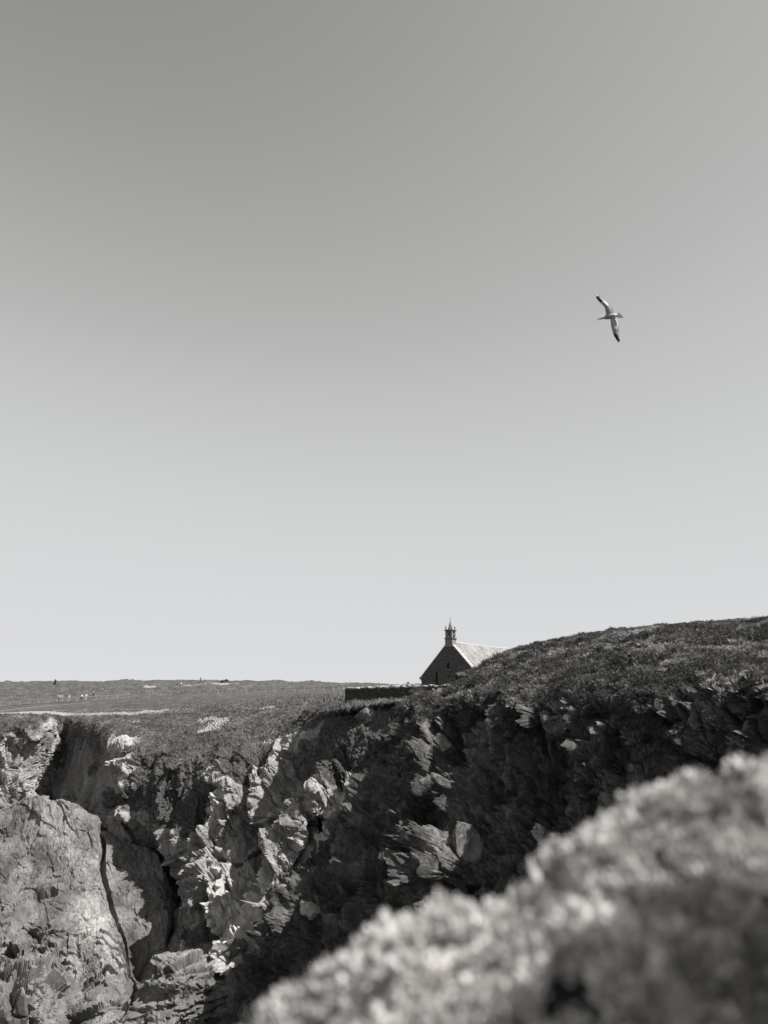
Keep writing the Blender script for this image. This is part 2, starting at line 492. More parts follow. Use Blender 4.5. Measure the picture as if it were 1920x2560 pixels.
# path and bare ground on the plateau
def pmask(pts, wpx): return np.clip(1.3 - stroke(fpx, fpy, pts, wpx), 0, 1)
pathA = [(-40, 1766), (100, 1756), (230, 1747), (330, 1741)]
pathB = [(-60, 1792), (60, 1771), (140, 1764), (235, 1757)]
bare = np.maximum.reduce([
    0.9 * pmask([(-20, 1786), (120, 1783), (190, 1789)], 5), 0.75 * pmask([(190, 1789), (330, 1786), (420, 1777)], 6),
    0.95 * pmask([(540, 1803), (560, 1806), (530, 1818), (500, 1830)], 9), 0.85 * pmask([(500, 1803), (570, 1800)], 6),
    0.6 * pmask([(320, 1812), (350, 1807)], 3), 0.7 * pmask([(640, 1776), (690, 1773)], 3.5), 0.6 * pmask([(660, 1849), (740, 1842), (800, 1830)], 6),
    0.7 * pmask([(360, 1716), (390, 1715)], 2), 0.7 * pmask([(455, 1713), (530, 1711), (600, 1709)], 2.0)]) * (rowp > 1.05)
ptrack = np.maximum(pmask(pathA, 8), pmask(pathB, 7)) * (rowp > 1.5) * (rowp < 3.9)
disp *= 1 - 0.9 * np.clip(ptrack * 1.5, 0, 1)
disp -= 0.5 * np.exp(-((fpx - 530) / 30) ** 2 - ((fpy - 1822) / 6) ** 2) * 2
fence_pts = [(-60, 1766), (120, 1752), (240, 1744), (400, 1735), (640, 1727), (900, 1720)]
LV = P1 + N1 * disp[:, None]
tone = np.clip(0.5 + 0.6 * fbm(P0 / np.array([5, 5, 8.0]) + 77, 3) - 0.6 * smoothwall, -0.35, 1)  # smoothwall darkened in its colour to deepen the notch wall's shade
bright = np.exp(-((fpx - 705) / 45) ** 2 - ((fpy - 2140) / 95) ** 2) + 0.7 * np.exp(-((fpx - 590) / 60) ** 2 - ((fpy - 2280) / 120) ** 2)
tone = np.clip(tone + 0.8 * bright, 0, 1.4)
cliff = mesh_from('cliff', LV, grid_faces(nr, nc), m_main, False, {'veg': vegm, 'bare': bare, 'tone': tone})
tag(cliff, kind='structure')
LGf = LV.reshape(nr, nc, 3)
LPX, LPY = project(LGf)

def on_land(px, py, rmin=0.9, rmax=4.6):
    """ground point of the plateau seen at a photo position"""
    r0 = np.searchsorted(ltr, rmin); r1 = np.searchsorted(ltr, rmax)
    d = (LPX[r0:r1] - px) ** 2 + (LPY[r0:r1] - py) ** 2
    k = np.unravel_index(np.argmin(d), d.shape)
    return LGf[r0 + k[0], k[1]].copy()

def land_z(x, y):
    """ground height of the plateau under a plan position"""
    sub = LGf[: np.searchsorted(ltr, 4.3)].reshape(-1, 3)
    d = (sub[:, 0] - x) ** 2 + (sub[:, 1] - y) ** 2
    k = np.argpartition(d, 4)[:4]
    return float(sub[k, 2].mean())

# ------------------------------------------------------------------ terrain: big tilted slab in front of the back cliff
sl = [
    [(-160, 2110, 114), (0, 2110, 113), (105, 2100, 112), (185, 2120, 110), (250, 2150, 109), (330, 2160, 109), (410, 2170, 108), (450, 2200, 109)],
    [(-160, 2040, 106), (0, 2018, 105), (105, 1990, 104), (185, 2022, 103), (250, 2068, 102), (330, 2085, 102), (405, 2100, 102.5), (440, 2150, 105)],
    [(-160, 2090, 103), (0, 2080, 102), (105, 2070, 101), (190, 2090, 100), (253, 2130, 99.5), (335, 2150, 99.2), (415, 2165, 99.5), (450, 2200, 103)],
    [(-160, 2200, 97), (0, 2200, 96), (120, 2200, 95), (210, 2210, 94.5), (268, 2220, 95), (345, 2235, 95), (425, 2250, 95.3), (460, 2270, 100)],
    [(-160, 2320, 91), (0, 2320, 90), (140, 2320, 89), (240, 2330, 89), (305, 2345, 90), (370, 2355, 90.3), (430, 2365, 91), (465, 2375, 96)],
    [(-160, 2440, 86), (0, 2440, 85), (150, 2440, 84), (270, 2450, 84.5), (335, 2455, 86), (385, 2465, 86.3), (425, 2470, 87.5), (455, 2475, 93)],
    [(-160, 2660, 80), (0, 2660, 79), (150, 2660, 78), (290, 2660, 79), (360, 2660, 82), (400, 2660, 82), (430, 2660, 84), (460, 2660, 90)],
]
SG, str_, stc = loft(np.array([[at(*p) for p in r] for r in sl]), [14, 34, 70, 70, 70, 60], [50, 70, 60, 44, 48, 44, 24])
SN = grid_normals(SG)
if SN[SG.shape[0] // 2, :, 1].mean() > 0: SN = -SN
Ps, Ns = SG.reshape(-1, 3), SG.reshape(-1, 3) * 0 + SN.reshape(-1, 3)
spx, spy = project(Ps)
lowf = smooth(2330, 2440, spy + 25 * fbm(Ps / 4, 2) - 0.35 * (spx - 60) + 60)
dS = facets(Ps, [(7, 0.9), (2.6, 0.7), (1.0, 0.4), (0.45, 0.18)], off=4.4, slope=1.2) * (0.4 + 0.9 * lowf) + 0.8 * fbm(Ps / 8, 2) + 0.10 * fbm(Ps / np.array([0.9, 0.9, 1.3]), 3, 0.6)
arc = stroke(spx, spy, [(30, 2400), (50, 2310), (90, 2245), (130, 2235)], 16)
dS -= 2.4 * np.clip(1 - arc, 0, 1)
crk = stroke(spx, spy, [(252, 2075), (258, 2180), (285, 2290), (335, 2410)], 9)
dS -= 2.2 * np.clip(1 - crk, 0, 1) + 1.0 * smooth(1.0, 0.0, crk / 3) * 0
dS -= 0.8 * smooth(0, 12, spx - (250 + np.clip(spy - 2180, 0, 400) * 0.36))
pitm = np.exp(-((spx - 345) / 32) ** 2 - ((spy - 2400) / 38) ** 2)
dS -= 3.0 * pitm
tS = np.clip(0.45 + 0.7 * fbm(Ps / np.array([4, 4, 9.0]) + 21, 3) + 0.6 * np.exp(-((spx - 205 - (spy - 2200) * 0.32) / 35) ** 2), 0, 1.3)
vS = np.clip(0.35 * fbm(Ps / 5 + 55, 4) + 0.05 + 0.3 * np.exp(-((spx - 120) / 70) ** 2 - ((spy - 2140) / 70) ** 2), 0, 1)
slab = mesh_from('rock_slab', Ps + Ns * dS[:, None], grid_faces(*SG.shape[:2]), m_slab, False, {'veg': vS, 'bare': np.zeros(len(Ps)), 'tone': tS})
tag(slab, kind='structure')

# ------------------------------------------------------------------ terrain: headland on the right
hcols = [
    # back, behind crest, crest, mid hill, edge, face ...
    [(1060, 1775, 92), (1055, 1765, 88), (1050, 1762, 84), (1025, 1764, 82), (1000, 1775, 80), (950, 1870, 80), (880, 2010, 79.5), (800, 2160, 79), (700, 2340, 77), (600, 2600, 74)],
    [(1118, 1765, 92), (1115, 1752, 80), (1118, 1752, 74), (1095, 1746, 71), (1065, 1758, 68), (1010, 1870, 67.5), (905, 2060, 66.5), (745, 2245, 65), (625, 2450, 63), (545, 2640, 61)],
    [(1170, 1750, 92), (1165, 1726, 78), (1155, 1717, 69), (1135, 1730, 65), (1110, 1752, 60), (1064, 1870, 59.6), (985, 2060, 59), (870, 2245, 58), (765, 2450, 57), (690, 2640, 55.5)],
    [(1240, 1735, 92), (1215, 1712, 78), (1185, 1682, 68), (1180, 1702, 61), (1175, 1742, 54), (1145, 1870, 53.6), (1090, 2060, 53), (1010, 2245, 52), (930, 2450, 51), (880, 2640, 50)],
    [(1340, 1690, 95), (1310, 1656, 80), (1290, 1626, 68), (1290, 1668, 57), (1290, 1738, 48), (1275, 1870, 47.6), (1230, 2060, 47), (1175, 2245, 46.2), (1120, 2450, 45), (1080, 2640, 44)],
    [(1520, 1660, 90), (1510, 1610, 76), (1500, 1586, 62), (1500, 1650, 50), (1500, 1735, 41.5), (1492, 1870, 41.2), (1465, 2060, 40.6), (1430, 2245, 40), (1395, 2450, 39), (1370, 2640, 38)],
    [(1720, 1640, 84), (1710, 1590, 70), (1700, 1566, 56), (1700, 1640, 45), (1700, 1728, 37.5), (1692, 1870, 37.2), (1672, 2060, 36.6), (1645, 2245, 36), (1615, 2450, 35), (1595, 2640, 34)],
    [(1920, 1630, 78), (1920, 1575, 64), (1920, 1552, 51), (1920, 1636, 41), (1920, 1722, 34), (1915, 1870, 33.7), (1902, 2060, 33.2), (1884, 2245, 32.6), (1855, 2450, 31.6), (1835, 2640, 31)],
    [(2350, 1640, 66), (2350, 1560, 52), (2350, 1520, 40), (2350, 1620, 33), (2350, 1715, 28), (2345, 1870, 27.6), (2335, 2060, 27.2), (2320, 2245, 26.6), (2300, 2450, 25.8), (2280, 2640, 25)],
]
Hc = np.swapaxes(np.array([[at(*p) for p in c] for c in hcols]), 0, 1)
HG, htr, htc = loft(Hc, [6, 12, 80, 90, 84, 92, 86, 70, 40], [44, 44, 50, 70, 96, 92, 92, 60])
hr, hc = HG.shape[:2]
HN = grid_normals(HG)
if HN[hr * 3 // 4, :, 0].mean() > 0: HN = -HN
Ph, Nh = HG.reshape(-1, 3), HN.reshape(-1, 3)
hpx, hpy = project(Ph)
hrow = np.repeat(htr, hc)
hface = smooth(3.7, 4.4, hrow + 0.35 * fbm(Ph / 4.0, 3))
hvp = fbm(Ph / np.array([5.0, 5.0, 4.0]) + 12, 4)
hveg = np.clip((1 - hface) + hface * smooth(0.2, 0.55, hvp + 0.55 - 0.55 * (hrow - 4.2)), 0, 1)
Hs = np.zeros(len(Ph))
hstr = [
    ([(1100, 1775), (1112, 1870), (1085, 1990)], 36, 3.8), ([(1150, 1800), (1140, 1940)], 30, -2.0),
    ([(1175, 1985), (1160, 2080), (1165, 2180)], 50, 5.4), ([(1050, 2035), (1040, 2110)], 34, 4.6),
    ([(1270, 1960), (1250, 2140)], 50, -2.0), ([(935, 2075), (900, 2190)], 40, 3.6), ([(790, 2250), (740, 2340)], 60, 4.6),
    ([(880, 2180), (860, 2300)], 30, -2.0), ([(1500, 1825), (1470, 1960)], 24, 1.7), ([(1400, 1850), (1350, 2050)], 44, -1.4),
    ([(1700, 1800), (1660, 1950)], 40, -1.2), ([(1880, 1815), (1870, 1890)], 34, 1.6), ([(1000, 2080), (980, 2200)], 22, -1.4),
    ([(1330, 1800), (1300, 1960)], 40, 1.2), ([(1600, 1780), (1570, 1900)], 40, 1.0), ([(1150, 2200), (1130, 2280)], 30, 4.2),
]
for pts, wpx, amp in hstr:
    d = stroke(hpx, hpy, pts, wpx)
    Hs += amp * np.clip(1 - d, 0, 1) ** 0.9 * (0.8 + 0.5 * noise(Ph / 1.5 + 5))
hridge = fbm(Ph / np.array([4.5, 4.5, 9.0]) + 31, 4, ridged=True)
Ph1 = Ph + np.array([-0.6, -0.75, 0.25]) * (Hs * hface)[:, None] + Nh * (hface * (hridge - 0.4) * 1.4)[:, None]
Nh1 = grid_normals(boxblur(boxblur(Ph1.reshape(hr, hc, 3), 8), 8)).reshape(-1, 3)
Nh1 = np.where(((Nh1 * Nh).sum(1) < 0)[:, None], -Nh1, Nh1)
Nh1 = 0.4 * Nh1 + 0.6 * Nh; Nh1 /= np.linalg.norm(Nh1, axis=1, keepdims=True)
hbig = facets(Ph1, [(3.4, 0.95), (1.5, 0.75), (0.65, 0.45), (0.3, 0.18)], rot=(0.2, 0.55, -0.3), aniso=(1.0, 1.0, 0.42), off=9.1, slope=1.3)
hfine = fbm(Ph1 / np.array([0.9, 0.9, 1.8]) + 5, 4, 0.6, ridged=True)
hlump = np.abs(fbm(Ph1 / 0.6 + 8, 3)) * 0.45 + 0.6 * np.abs(fbm(Ph1 / 1.9 + 2, 2)) - 0.15
hd = hface * (hbig * (1 - 0.6 * hveg) + (hfine - 0.4) * 0.2) + hveg * hlump * 0.8
crestdamp = np.where(hrow < 2.3, 0.45, 1.0)
HV = Ph1 + Nh1 * (hd * crestdamp)[:, None]
htone = np.clip(0.5 + 0.6 * fbm(Ph / np.array([2.5, 2.5, 4.0]) + 7, 3), 0, 1)
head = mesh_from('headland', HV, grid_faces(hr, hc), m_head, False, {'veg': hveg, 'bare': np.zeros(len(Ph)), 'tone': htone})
tag(head, kind='structure')
HGf = HV.reshape(hr, hc, 3)
HPX, HPY = project(HGf)
def on_head(px, py):
    r0 = np.searchsorted(htr, 2.0)
    d = (HPX[r0:] - px) ** 2 + (HPY[r0:] - py) ** 2
    k = np.unravel_index(np.argmin(d), d.shape)
    return HGf[r0 + k[0], k[1]].copy()

# sea far below and beyond
m_sea, t, b = new_mat('sea_water')
b.inputs['Base Color'].default_value = g(0.03); b.inputs['Roughness'].default_value = 0.12
bump(t, b, nz(t, objco(t), 0.5, 5, 0.6), 0.4, 0.5)
sea = mesh_from('sea', [(-9000, -9000, -42), (9000, -9000, -42), (9000, 16000, -42), (-9000, 16000, -42)], [(0, 1, 2, 3)], m_sea)
tag(sea, kind='structure')

# ------------------------------------------------------------------ simple materials
def plain(name, v, var=0.3, scale=3.0, bumps=0.3, bdist=0.03, rough=0.9):
    m, t, b = new_mat(name)
    co = objco(t)
    n = nz(t, co, scale, 5, 0.65)
    t.links.new(ramp(t, n, [(0.3, v * (1 - var)), (0.7, v * (1 + var))]), b.inputs['Base Color'])
    b.inputs['Roughness'].default_value = rough
    if bumps: bump(t, b, n, bumps, bdist)
    return m

def masonry(name, v, scale, mortar=0.6):
    m, t, b = new_mat(name)
    co = objco(t)
    mp = t.nodes.new('ShaderNodeMapping'); mp.inputs['Scale'].default_value = (1, 1, 1.7)
    t.links.new(co, mp.inputs['Vector'])
    vo = vor(t, mp.outputs[0], scale)
    ve = vor(t, mp.outputs[0], scale, 'DISTANCE_TO_EDGE')
    sepn = t.nodes.new('ShaderNodeSeparateColor'); t.links.new(vo['Color'], sepn.inputs[0])
    n = nz(t, co, 2.2, 5, 0.7)
    f = mth(t, 'ADD', mth(t, 'MULTIPLY', sepn.outputs[0], 0.5), mth(t, 'MULTIPLY', n, 0.5))
    col = ramp(t, f, [(0.2, v * 0.6), (0.5, v), (0.85, v * 1.45)])
    e = mth(t, 'MULTIPLY', ve['Distance'], 9.0, True)
    col = mixc(t, e, g(v * mortar), col)
    t.links.new(col, b.inputs['Base Color'])
    bump(t, b, mth(t, 'ADD', e, mth(t, 'MULTIPLY', n, 0.5)), 0.7, 0.05)
    return m

m_stone = masonry('chapel_stone', 0.095, 4.5, 0.95)
m_dressed = plain('dressed_granite', 0.19, 0.3, 4.0)
m_dressed_pale = plain('pale_granite', 0.34, 0.25, 4.0)
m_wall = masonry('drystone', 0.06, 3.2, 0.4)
m_cap = plain('lichen_capstone', 0.33, 0.35, 5.0)
m_wood = plain('dark_door_wood', 0.035, 0.3, 6.0)
m_glass, t, b = new_mat('dark_window_glass'); b.inputs['Base Color'].default_value = g(0.02); b.inputs['Roughness'].default_value = 0.15
m_metal = plain('weathered_iron', 0.06, 0.2, 5)
m_fence = plain('grey_fence_wood', 0.3, 0.3, 4)
m_path = plain('pale_trodden_earth', 0.12, 0.25, 0.8, 0.5, 0.05)

m_roof, t, b = new_mat('lichened_slate')
co = objco(t)
br = t.nodes.new('ShaderNodeTexBrick')
br.inputs['Scale'].default_value = 1.0; br.inputs['Brick Width'].default_value = 0.42; br.inputs['Row Height'].default_value = 0.26
br.inputs['Mortar Size'].default_value = 0.012
br.inputs['Color1'].default_value = g(0.15); br.inputs['Color2'].default_value = g(0.26); br.inputs['Mortar'].default_value = g(0.08)
t.links.new(t.nodes.new('ShaderNodeTexCoord').outputs['UV'], br.inputs['Vector'])
n = nz(t, co, 1.1, 6, 0.7)
n_b = nz(t, co, 5.0, 4, 0.7)
lich = ramp(t, mth(t, 'ADD', mth(t, 'MULTIPLY', n, 0.6), mth(t, 'MULTIPLY', n_b, 0.4)), [(0.38, 0.12), (0.5, 0.22), (0.62, 0.40)])
t.links.new(mixc(t, 0.62, br.outputs[0], lich), b.inputs['Base Color'])
bump(t, b, br.outputs['Fac'], 0.5, -0.03)

# ------------------------------------------------------------------ boxes and prisms in bmesh
def bm_box(bm, c, s, M=None):
    r = bmesh.ops.create_cube(bm, size=1.0)
    for v in r['verts']:
        v.co = Vector((v.co.x * s[0] + c[0], v.co.y * s[1] + c[1], v.co.z * s[2] + c[2]))
        if M is not None: v.co = M @ v.co
    return r['verts']

def bm_prism(bm, poly, y0, y1):
    """poly in x,z extruded along y"""
    a = [bm.verts.new((x, y0, z)) for x, z in poly]
    b_ = [bm.verts.new((x, y1, z)) for x, z in poly]
    bm.faces.new(a); bm.faces.new(b_[::-1])
    n = len(poly)
    for i in range(n):
        bm.faces.new((a[i], b_[i], b_[(i + 1) % n], a[(i + 1) % n]))

def bm_lathe(bm, prof, c, seg=8, rot=0.0):
    rings = []
    for r, z in prof:
        rings.append([bm.verts.new((c[0] + r * math.cos(rot + 2 * math.pi * k / seg), c[1] + r * math.sin(rot + 2 * math.pi * k / seg), c[2] + z)) for k in range(seg)])
    for a, b_ in zip(rings[:-1], rings[1:]):
        for k in range(seg):
            bm.faces.new((a[k], a[(k + 1) % seg], b_[(k + 1) % seg], b_[k]))
    bm.faces.new(rings[0][::-1]); bm.faces.new(rings[-1])

def cut(o, cutter_bm):
    me = bpy.data.meshes.new('cut'); bmesh.ops.recalc_face_normals(cutter_bm, faces=cutter_bm.faces)
    cutter_bm.to_mesh(me); cutter_bm.free()
    co_ = bpy.data.objects.new('cut', me); C.objects.link(co_)
    co_.matrix_world = o.matrix_world
    md = o.modifiers.new('b', 'BOOLEAN'); md.object = co_; md.operation = 'DIFFERENCE'; md.solver = 'EXACT'
    bpy.context.view_layer.update()
    dg = bpy.context.evaluated_depsgraph_get()
    nm = bpy.data.meshes.new_from_object(o.evaluated_get(dg))
    o.modifiers.clear()
    old = o.data; o.data = nm; nm.name = old.name
    bpy.data.objects.remove(co_, do_unlink=True)

# ------------------------------------------------------------------ chapel  (local x = along the gable, y = back along the nave, z = up)
CH_ANG = math.atan2(-0.515, 0.857)
ch_gz = -1.75
chapel = empty('chapel', (7.8, 90.0, ch_gz))
chapel.rotation_euler = (0, 0, CH_ANG)
tag(chapel, 'small stone chapel with steep pale slate roof and open belfry above its gable', 'chapel')
HW, EV, RG, LEN = 3.81, 1.05 - ch_gz, 5.24 - ch_gz, 21.0
bm = bmesh.new()
bm_prism(bm, [(-HW, -0.8), (HW, -0.8), (HW, EV), (0, RG), (-HW, EV)], 0.0, 0.7)
gable = bm_obj('front_gable', bm, m_stone, chapel)
bpy.context.view_layer.update()
def arch(cx, w_, z0, z1, n=8):
    r = w_ / 2
    return [(cx - r, z0), (cx + r, z0)] + [(cx + r * math.cos(math.pi * k / n), z1 - r + r * math.sin(math.pi * k / n)) for k in range(n + 1)]
cb = bmesh.new()
bm_prism(cb, arch(0.1, 1.15, -1.0, 2.0), -0.3, 0.45)
cut(gable, cb)
cb = bmesh.new(); bm_prism(cb, arch(-0.15, 0.42, 3.72, 4.42), -0.3, 0.4); cut(gable, cb)
cb = bmesh.new(); bm_prism(cb, arch(-1.72, 0.3, 1.9, 3.35), -0.3, 0.4); cut(gable, cb)
cb = bmesh.new(); bm_prism(cb, arch(0.0, 0.3, 2.5, 2.95), -0.3, 0.3); cut(gable, cb)
bm = bmesh.new()
for sx in (-1, 1): bm_box(bm, (sx * (HW - 0.36), LEN / 2 + 0.36, EV / 2 - 0.4), (0.7, LEN - 0.74, EV + 0.75))
bm_prism(bm, [(-HW, -0.8), (HW, -0.8), (HW, EV), (0, RG), (-HW, EV)], LEN, LEN + 0.7)
bm_obj('nave_wall', bm, m_stone, chapel)
# roof slopes, each with its own uv for the slates
for sx in (-1, 1):
    bm = bmesh.new()
    nx_, ny_ = 10, 34
    uvl = bm.loops.layers.uv.new('UVMap')
    vv = {}
    sl_len = math.hypot(HW + 0.25, RG - EV + 0.27)
    for i in range(nx_ + 1):
        for j in range(ny_ + 1):
            f = i / nx_; x = sx * (HW + 0.25) * f
            z = RG + 0.02 - (RG - EV + 0.27) * f - 0.05 * math.sin(math.pi * f) + 0.03 * math.sin(j * 0.7 + i) * (0 < i < nx_) - 0.10 * math.sin(math.pi * j / ny_) * (1 - f)
            vv[i, j] = bm.verts.new((x, 0.7 + (LEN - 0.7) * j / ny_, z))
    for i in range(nx_):
        for j in range(ny_):
            fc = bm.faces.new((vv[i, j], vv[i + 1, j], vv[i + 1, j + 1], vv[i, j + 1]))
            for lp, (a, c_) in zip(fc.loops, ((i, j), (i + 1, j), (i + 1, j + 1), (i, j + 1))):
                lp[uvl].uv = (LEN * c_ / ny_, sl_len * a / nx_)
    o = bm_obj('roof_slope', bm, m_roof, chapel)
    sm = o.modifiers.new('thick', 'SOLIDIFY'); sm.thickness = 0.12; sm.offset = -1
# ridge tiles
bm = bmesh.new()
for k in range(42):
    zz = RG + 0.05 - 0.10 * math.sin(math.pi * (k + .5) / 42) + random.uniform(-.012, .012)
    bm_prism_ = [(-0.13, zz - 0.14), (0.13, zz - 0.14), (0.04, zz + 0.02), (-0.04, zz + 0.02)]
    bm_prism(bm, bm_prism_, 0.75 + k * 0.48, 0.75 + k * 0.48 + 0.465)
bm_obj('ridge_tiles', bm, m_dressed_pale, chapel)
# raked coping on the front gable
for sx in (-1, 1):
    bm = bmesh.new()
    dx, dz = sx * HW, EV - RG
    L_ = math.hypot(dx, dz); ux, uz = dx / L_, dz / L_; px_, pz_ = -uz * sx, ux * sx
    n_st = 11
    for k in range(n_st):
        a0 = 0.5 + (L_ - 0.2) * k / n_st; a1 = 0.5 + (L_ - 0.2) * (k + 1) / n_st - 0.02
        P4 = [(ux * a0, RG + uz * a0 + 0.0), (ux * a1, RG + uz * a1 + 0.0),
              (ux * a1 + px_ * 0.1, RG + uz * a1 + pz_ * 0.1), (ux * a0 + px_ * 0.1, RG + uz * a0 + pz_ * 0.1)]
        bm_prism(bm, P4, -0.06, 0.8)
    cop = bm_obj('coping', bm, m_dressed_pale, chapel)
    bm = bmesh.new()
    bm_box(bm, (sx * (HW + 0.1), 0.35, EV - 0.12), (0.36, 0.8, 0.22))
    bm_box(bm, (sx * (HW + 0.04), 0.35, EV - 0.32), (0.2, 0.7, 0.18))
    bm_obj('kneeler_stone', bm, m_dressed, chapel)
# buttress left of the door, door, surround, windows, niches
bm = bmesh.new()
bm_prism(bm, [(-2.4, -0.8), (-1.95, -0.8), (-1.95, 2.2), (-2.4, 2.2)], -0.55, -0.003)
for v in bm.verts:
    if v.co.z > 2 and v.co.y < -0.3: v.co.z -= 0.5
bm_obj('buttress', bm, m_stone, chapel)
bm = bmesh.new()
for sx in (-1, 1):
    for k in range(5): bm_box(bm, (0.1 + sx * 0.72, 0.0, 0.12 + k * 0.32), (0.24 + 0.1 * (k % 2), 0.16, 0.30))
for k in range(7):
    a = math.pi * (k + 0.5) / 7
    M = Matrix.Translation((0.1 + 0.7 * math.cos(a), 0.0, 1.44 + 0.7 * math.sin(a))) @ Matrix.Rotation(-a + math.pi / 2, 4, 'Y')
    bm_box(bm, (0, 0, 0), (0.28, 0.16, 0.24), M)
bm_obj('door_surround', bm, m_dressed, chapel)
bm = bmesh.new()
bm_prism(bm, arch(0.1, 1.13, -0.8, 1.99), 0.3, 0.38)
door = bm_obj('door', bm, m_wood, chapel)
bm = bmesh.new(); bm_box(bm, (0.45, 0.28, 0.95), (0.05, 0.06, 0.14)); bm_obj('door_handle', bm, m_metal, door)
for (cx, w_, z0, z1) in ((-0.15, 0.41, 3.72, 4.42), (-1.72, 0.29, 1.9, 3.35)):
    bm = bmesh.new(); bm_prism(bm, arch(cx, w_ - 0.01, z0, z1 - 0.01), 0.25, 0.28)
    wo = bm_obj('window', bm, m_glass, chapel)
    bm = bmesh.new(); bm_box(bm, (cx, -0.02, z0 - 0.08), (w_ + 0.24, 0.2, 0.12)); bm_obj('window_sill', bm, m_dressed, wo)
bm = bmesh.new(); bm_box(bm, (0.0, -0.03, 2.44), (0.46, 0.2, 0.1)); bm_box(bm, (0, 0.12, 2.65), (0.12, 0.12, 0.28))
bm_obj('niche_statue', bm, m_dressed, chapel)
# belfry
def zb(z): return z - ch_gz
bw, bd = 0.94, 1.12
bm = bmesh.new()
bm_prism(bm, [(-bw / 2 - 0.12, zb(4.55)), (bw / 2 + 0.12, zb(4.55)), (bw / 2, zb(4.95)), (bw / 2, zb(5.5)), (-bw / 2, zb(5.5)), (-bw / 2, zb(4.95))], -0.10, bd - 0.1)
belfry = bm_obj('belfry', bm, m_dressed, chapel)
yc = bd / 2 - 0.1
def cornice(z, e, h):
    bm = bmesh.new()
    bm_box(bm, (0, yc, zb(z) + h * 0.25), (bw + e * 1.1, bd + e * 1.1, h * 0.5))
    bm_box(bm, (0, yc, zb(z) + h * 0.75 + 0.002), (bw + e * 2, bd + e * 2, h * 0.5))
    bm_obj('cornice', bm, m_dressed, belfry)
cornice(5.5, 0.13, 0.12)
for sx in (-1, 1):
    for sy in (-1, 1):
        bm = bmesh.new(); bm_box(bm, (sx * (bw / 2 - 0.15), yc + sy * (bd / 2 - 0.16), (zb(5.62) + zb(6.5)) / 2), (0.25, 0.26, 0.88))
        bm_obj('pillar', bm, m_dressed, belfry)
for sy in (-1, 1):
    bm = bmesh.new()
    q = arch(0, bw - 0.48, zb(6.1), zb(6.42))[2:]
    poly = [(-bw / 2 + 0.245, zb(6.5)), (-bw / 2 + 0.245, zb(6.26))] + q[::-1] + [(bw / 2 - 0.245, zb(6.26)), (bw / 2 - 0.245, zb(6.5))]
    bm_box(bm, (0, yc + sy * (bd / 2 - 0.16), zb(6.45)), (bw - 0.495, 0.16, 0.1))
    bm_obj('arch_lintel', bm, m_dressed, belfry)
for sx in (-1, 1):
    bm = bmesh.new()
    bm_box(bm, (sx * (bw / 2 - 0.15), yc, zb(6.42)), (0.15, bd - 0.53, 0.16))
    bm_box(bm, (sx * (bw / 2 - 0.15), yc, zb(6.08)), (0.15, bd - 0.53, 0.14))
    bm_obj('side_bar', bm, m_dressed, belfry)
bm = bmesh.new(); bm_lathe(bm, [(0.2, 0), (0.17, 0.06), (0.12, 0.2), (0.09, 0.28), (0.03, 0.33)], (0, yc, zb(5.98)), 12)
bm_obj('bell', bm, m_metal, belfry)
bm = bmesh.new(); bm_box(bm, (0, yc, zb(6.34)), (bw - 0.5, 0.06, 0.06)); bm_obj('bell_beam', bm, m_wood, belfry)
cornice(6.5, 0.11, 0.12)
for sx in (-1, 1):
    for sy in (-1, 1):
        bm = bmesh.new()
        bm_lathe(bm, [(0.07, 0), (0.07, 0.05), (0.05, 0.09), (0.1, 0.2), (0.09, 0.28), (0.05, 0.4), (0.02, 0.5)], (sx * (bw / 2 - 0.1), yc + sy * (bd / 2 - 0.1), zb(6.62)), 8)
        bm_obj('pinnacle', bm, m_dressed, belfry)
bm = bmesh.new()
bm_lathe(bm, [(0.34, 0), (0.3, 0.1), (0.2, 0.42), (0.1, 0.8), (0.05, 0.98)], (0, yc, zb(6.622)), 8, math.pi / 8)
sp = bm_obj('spire', bm, m_dressed, belfry)
bm = bmesh.new(); bm_lathe(bm, [(0.03, 0), (0.028, 0.3), (0.02, 0.55), (0.012, 0.8)], (0, yc, zb(7.59)), 6)
bm_lathe(bm, [(0.02, 0), (0.06, 0.05), (0.02, 0.1)], (0, yc, zb(7.66)), 6)
bm_obj('iron_finial', bm, m_metal, chapel)

# ------------------------------------------------------------------ enclosure wall with capstones
def wall_run(name, A, B, topA, topB, botA, botB, thick, parent):
    A, B = np.array(A), np.array(B)
    L_ = np.linalg.norm(B - A); d = (B - A) / L_; nrm = np.array([d[1], -d[0]])
    nl, nz_, nt_ = max(2, int(L_ / 0.16)), 14, 5
    ring = [(-1, k / nz_) for k in range(nz_ + 1)] + [(-1 + 2 * k / nt_, 1) for k in range(1, nt_)] + [(1, 1 - k / nz_) for k in range(nz_ + 1)]
    V = []
    for i in range(nl + 1):
        f = i / nl; base = A + (B - A) * f
        t_, b_ = topA + (topB - topA) * f, botA + (botB - botA) * f
        for s, h in ring:
            p = base + nrm * s * thick / 2 * (1.12 - 0.12 * h)
            V.append((p[0], p[1], b_ + (t_ - b_) * h))
    V = np.array(V); k = len(ring)
    F = grid_faces(nl + 1, k)
    V += 0.05 * np.stack([noise(V * 2.6), noise(V * 2.6 + 9), 1.2 * noise(V * 1.5 + 20)], 1) + 0.035 * np.stack([noise(V * 6), noise(V * 6 + 9), noise(V * 6 + 20)], 1)
    e0 = np.array([[0, j, k - 1 - j, k - 1 - j] for j in range(0)], int)
    caps = []
    for r in (0, nl):
        for j in range((k - 1) // 2):
            caps.append([r * k + j, r * k + j + 1, r * k + k - 2 - j, r * k + k - 1 - j])
    F = np.concatenate([F, np.array(caps)])
    return mesh_from(name, V, F, m_wall, False, None, parent)

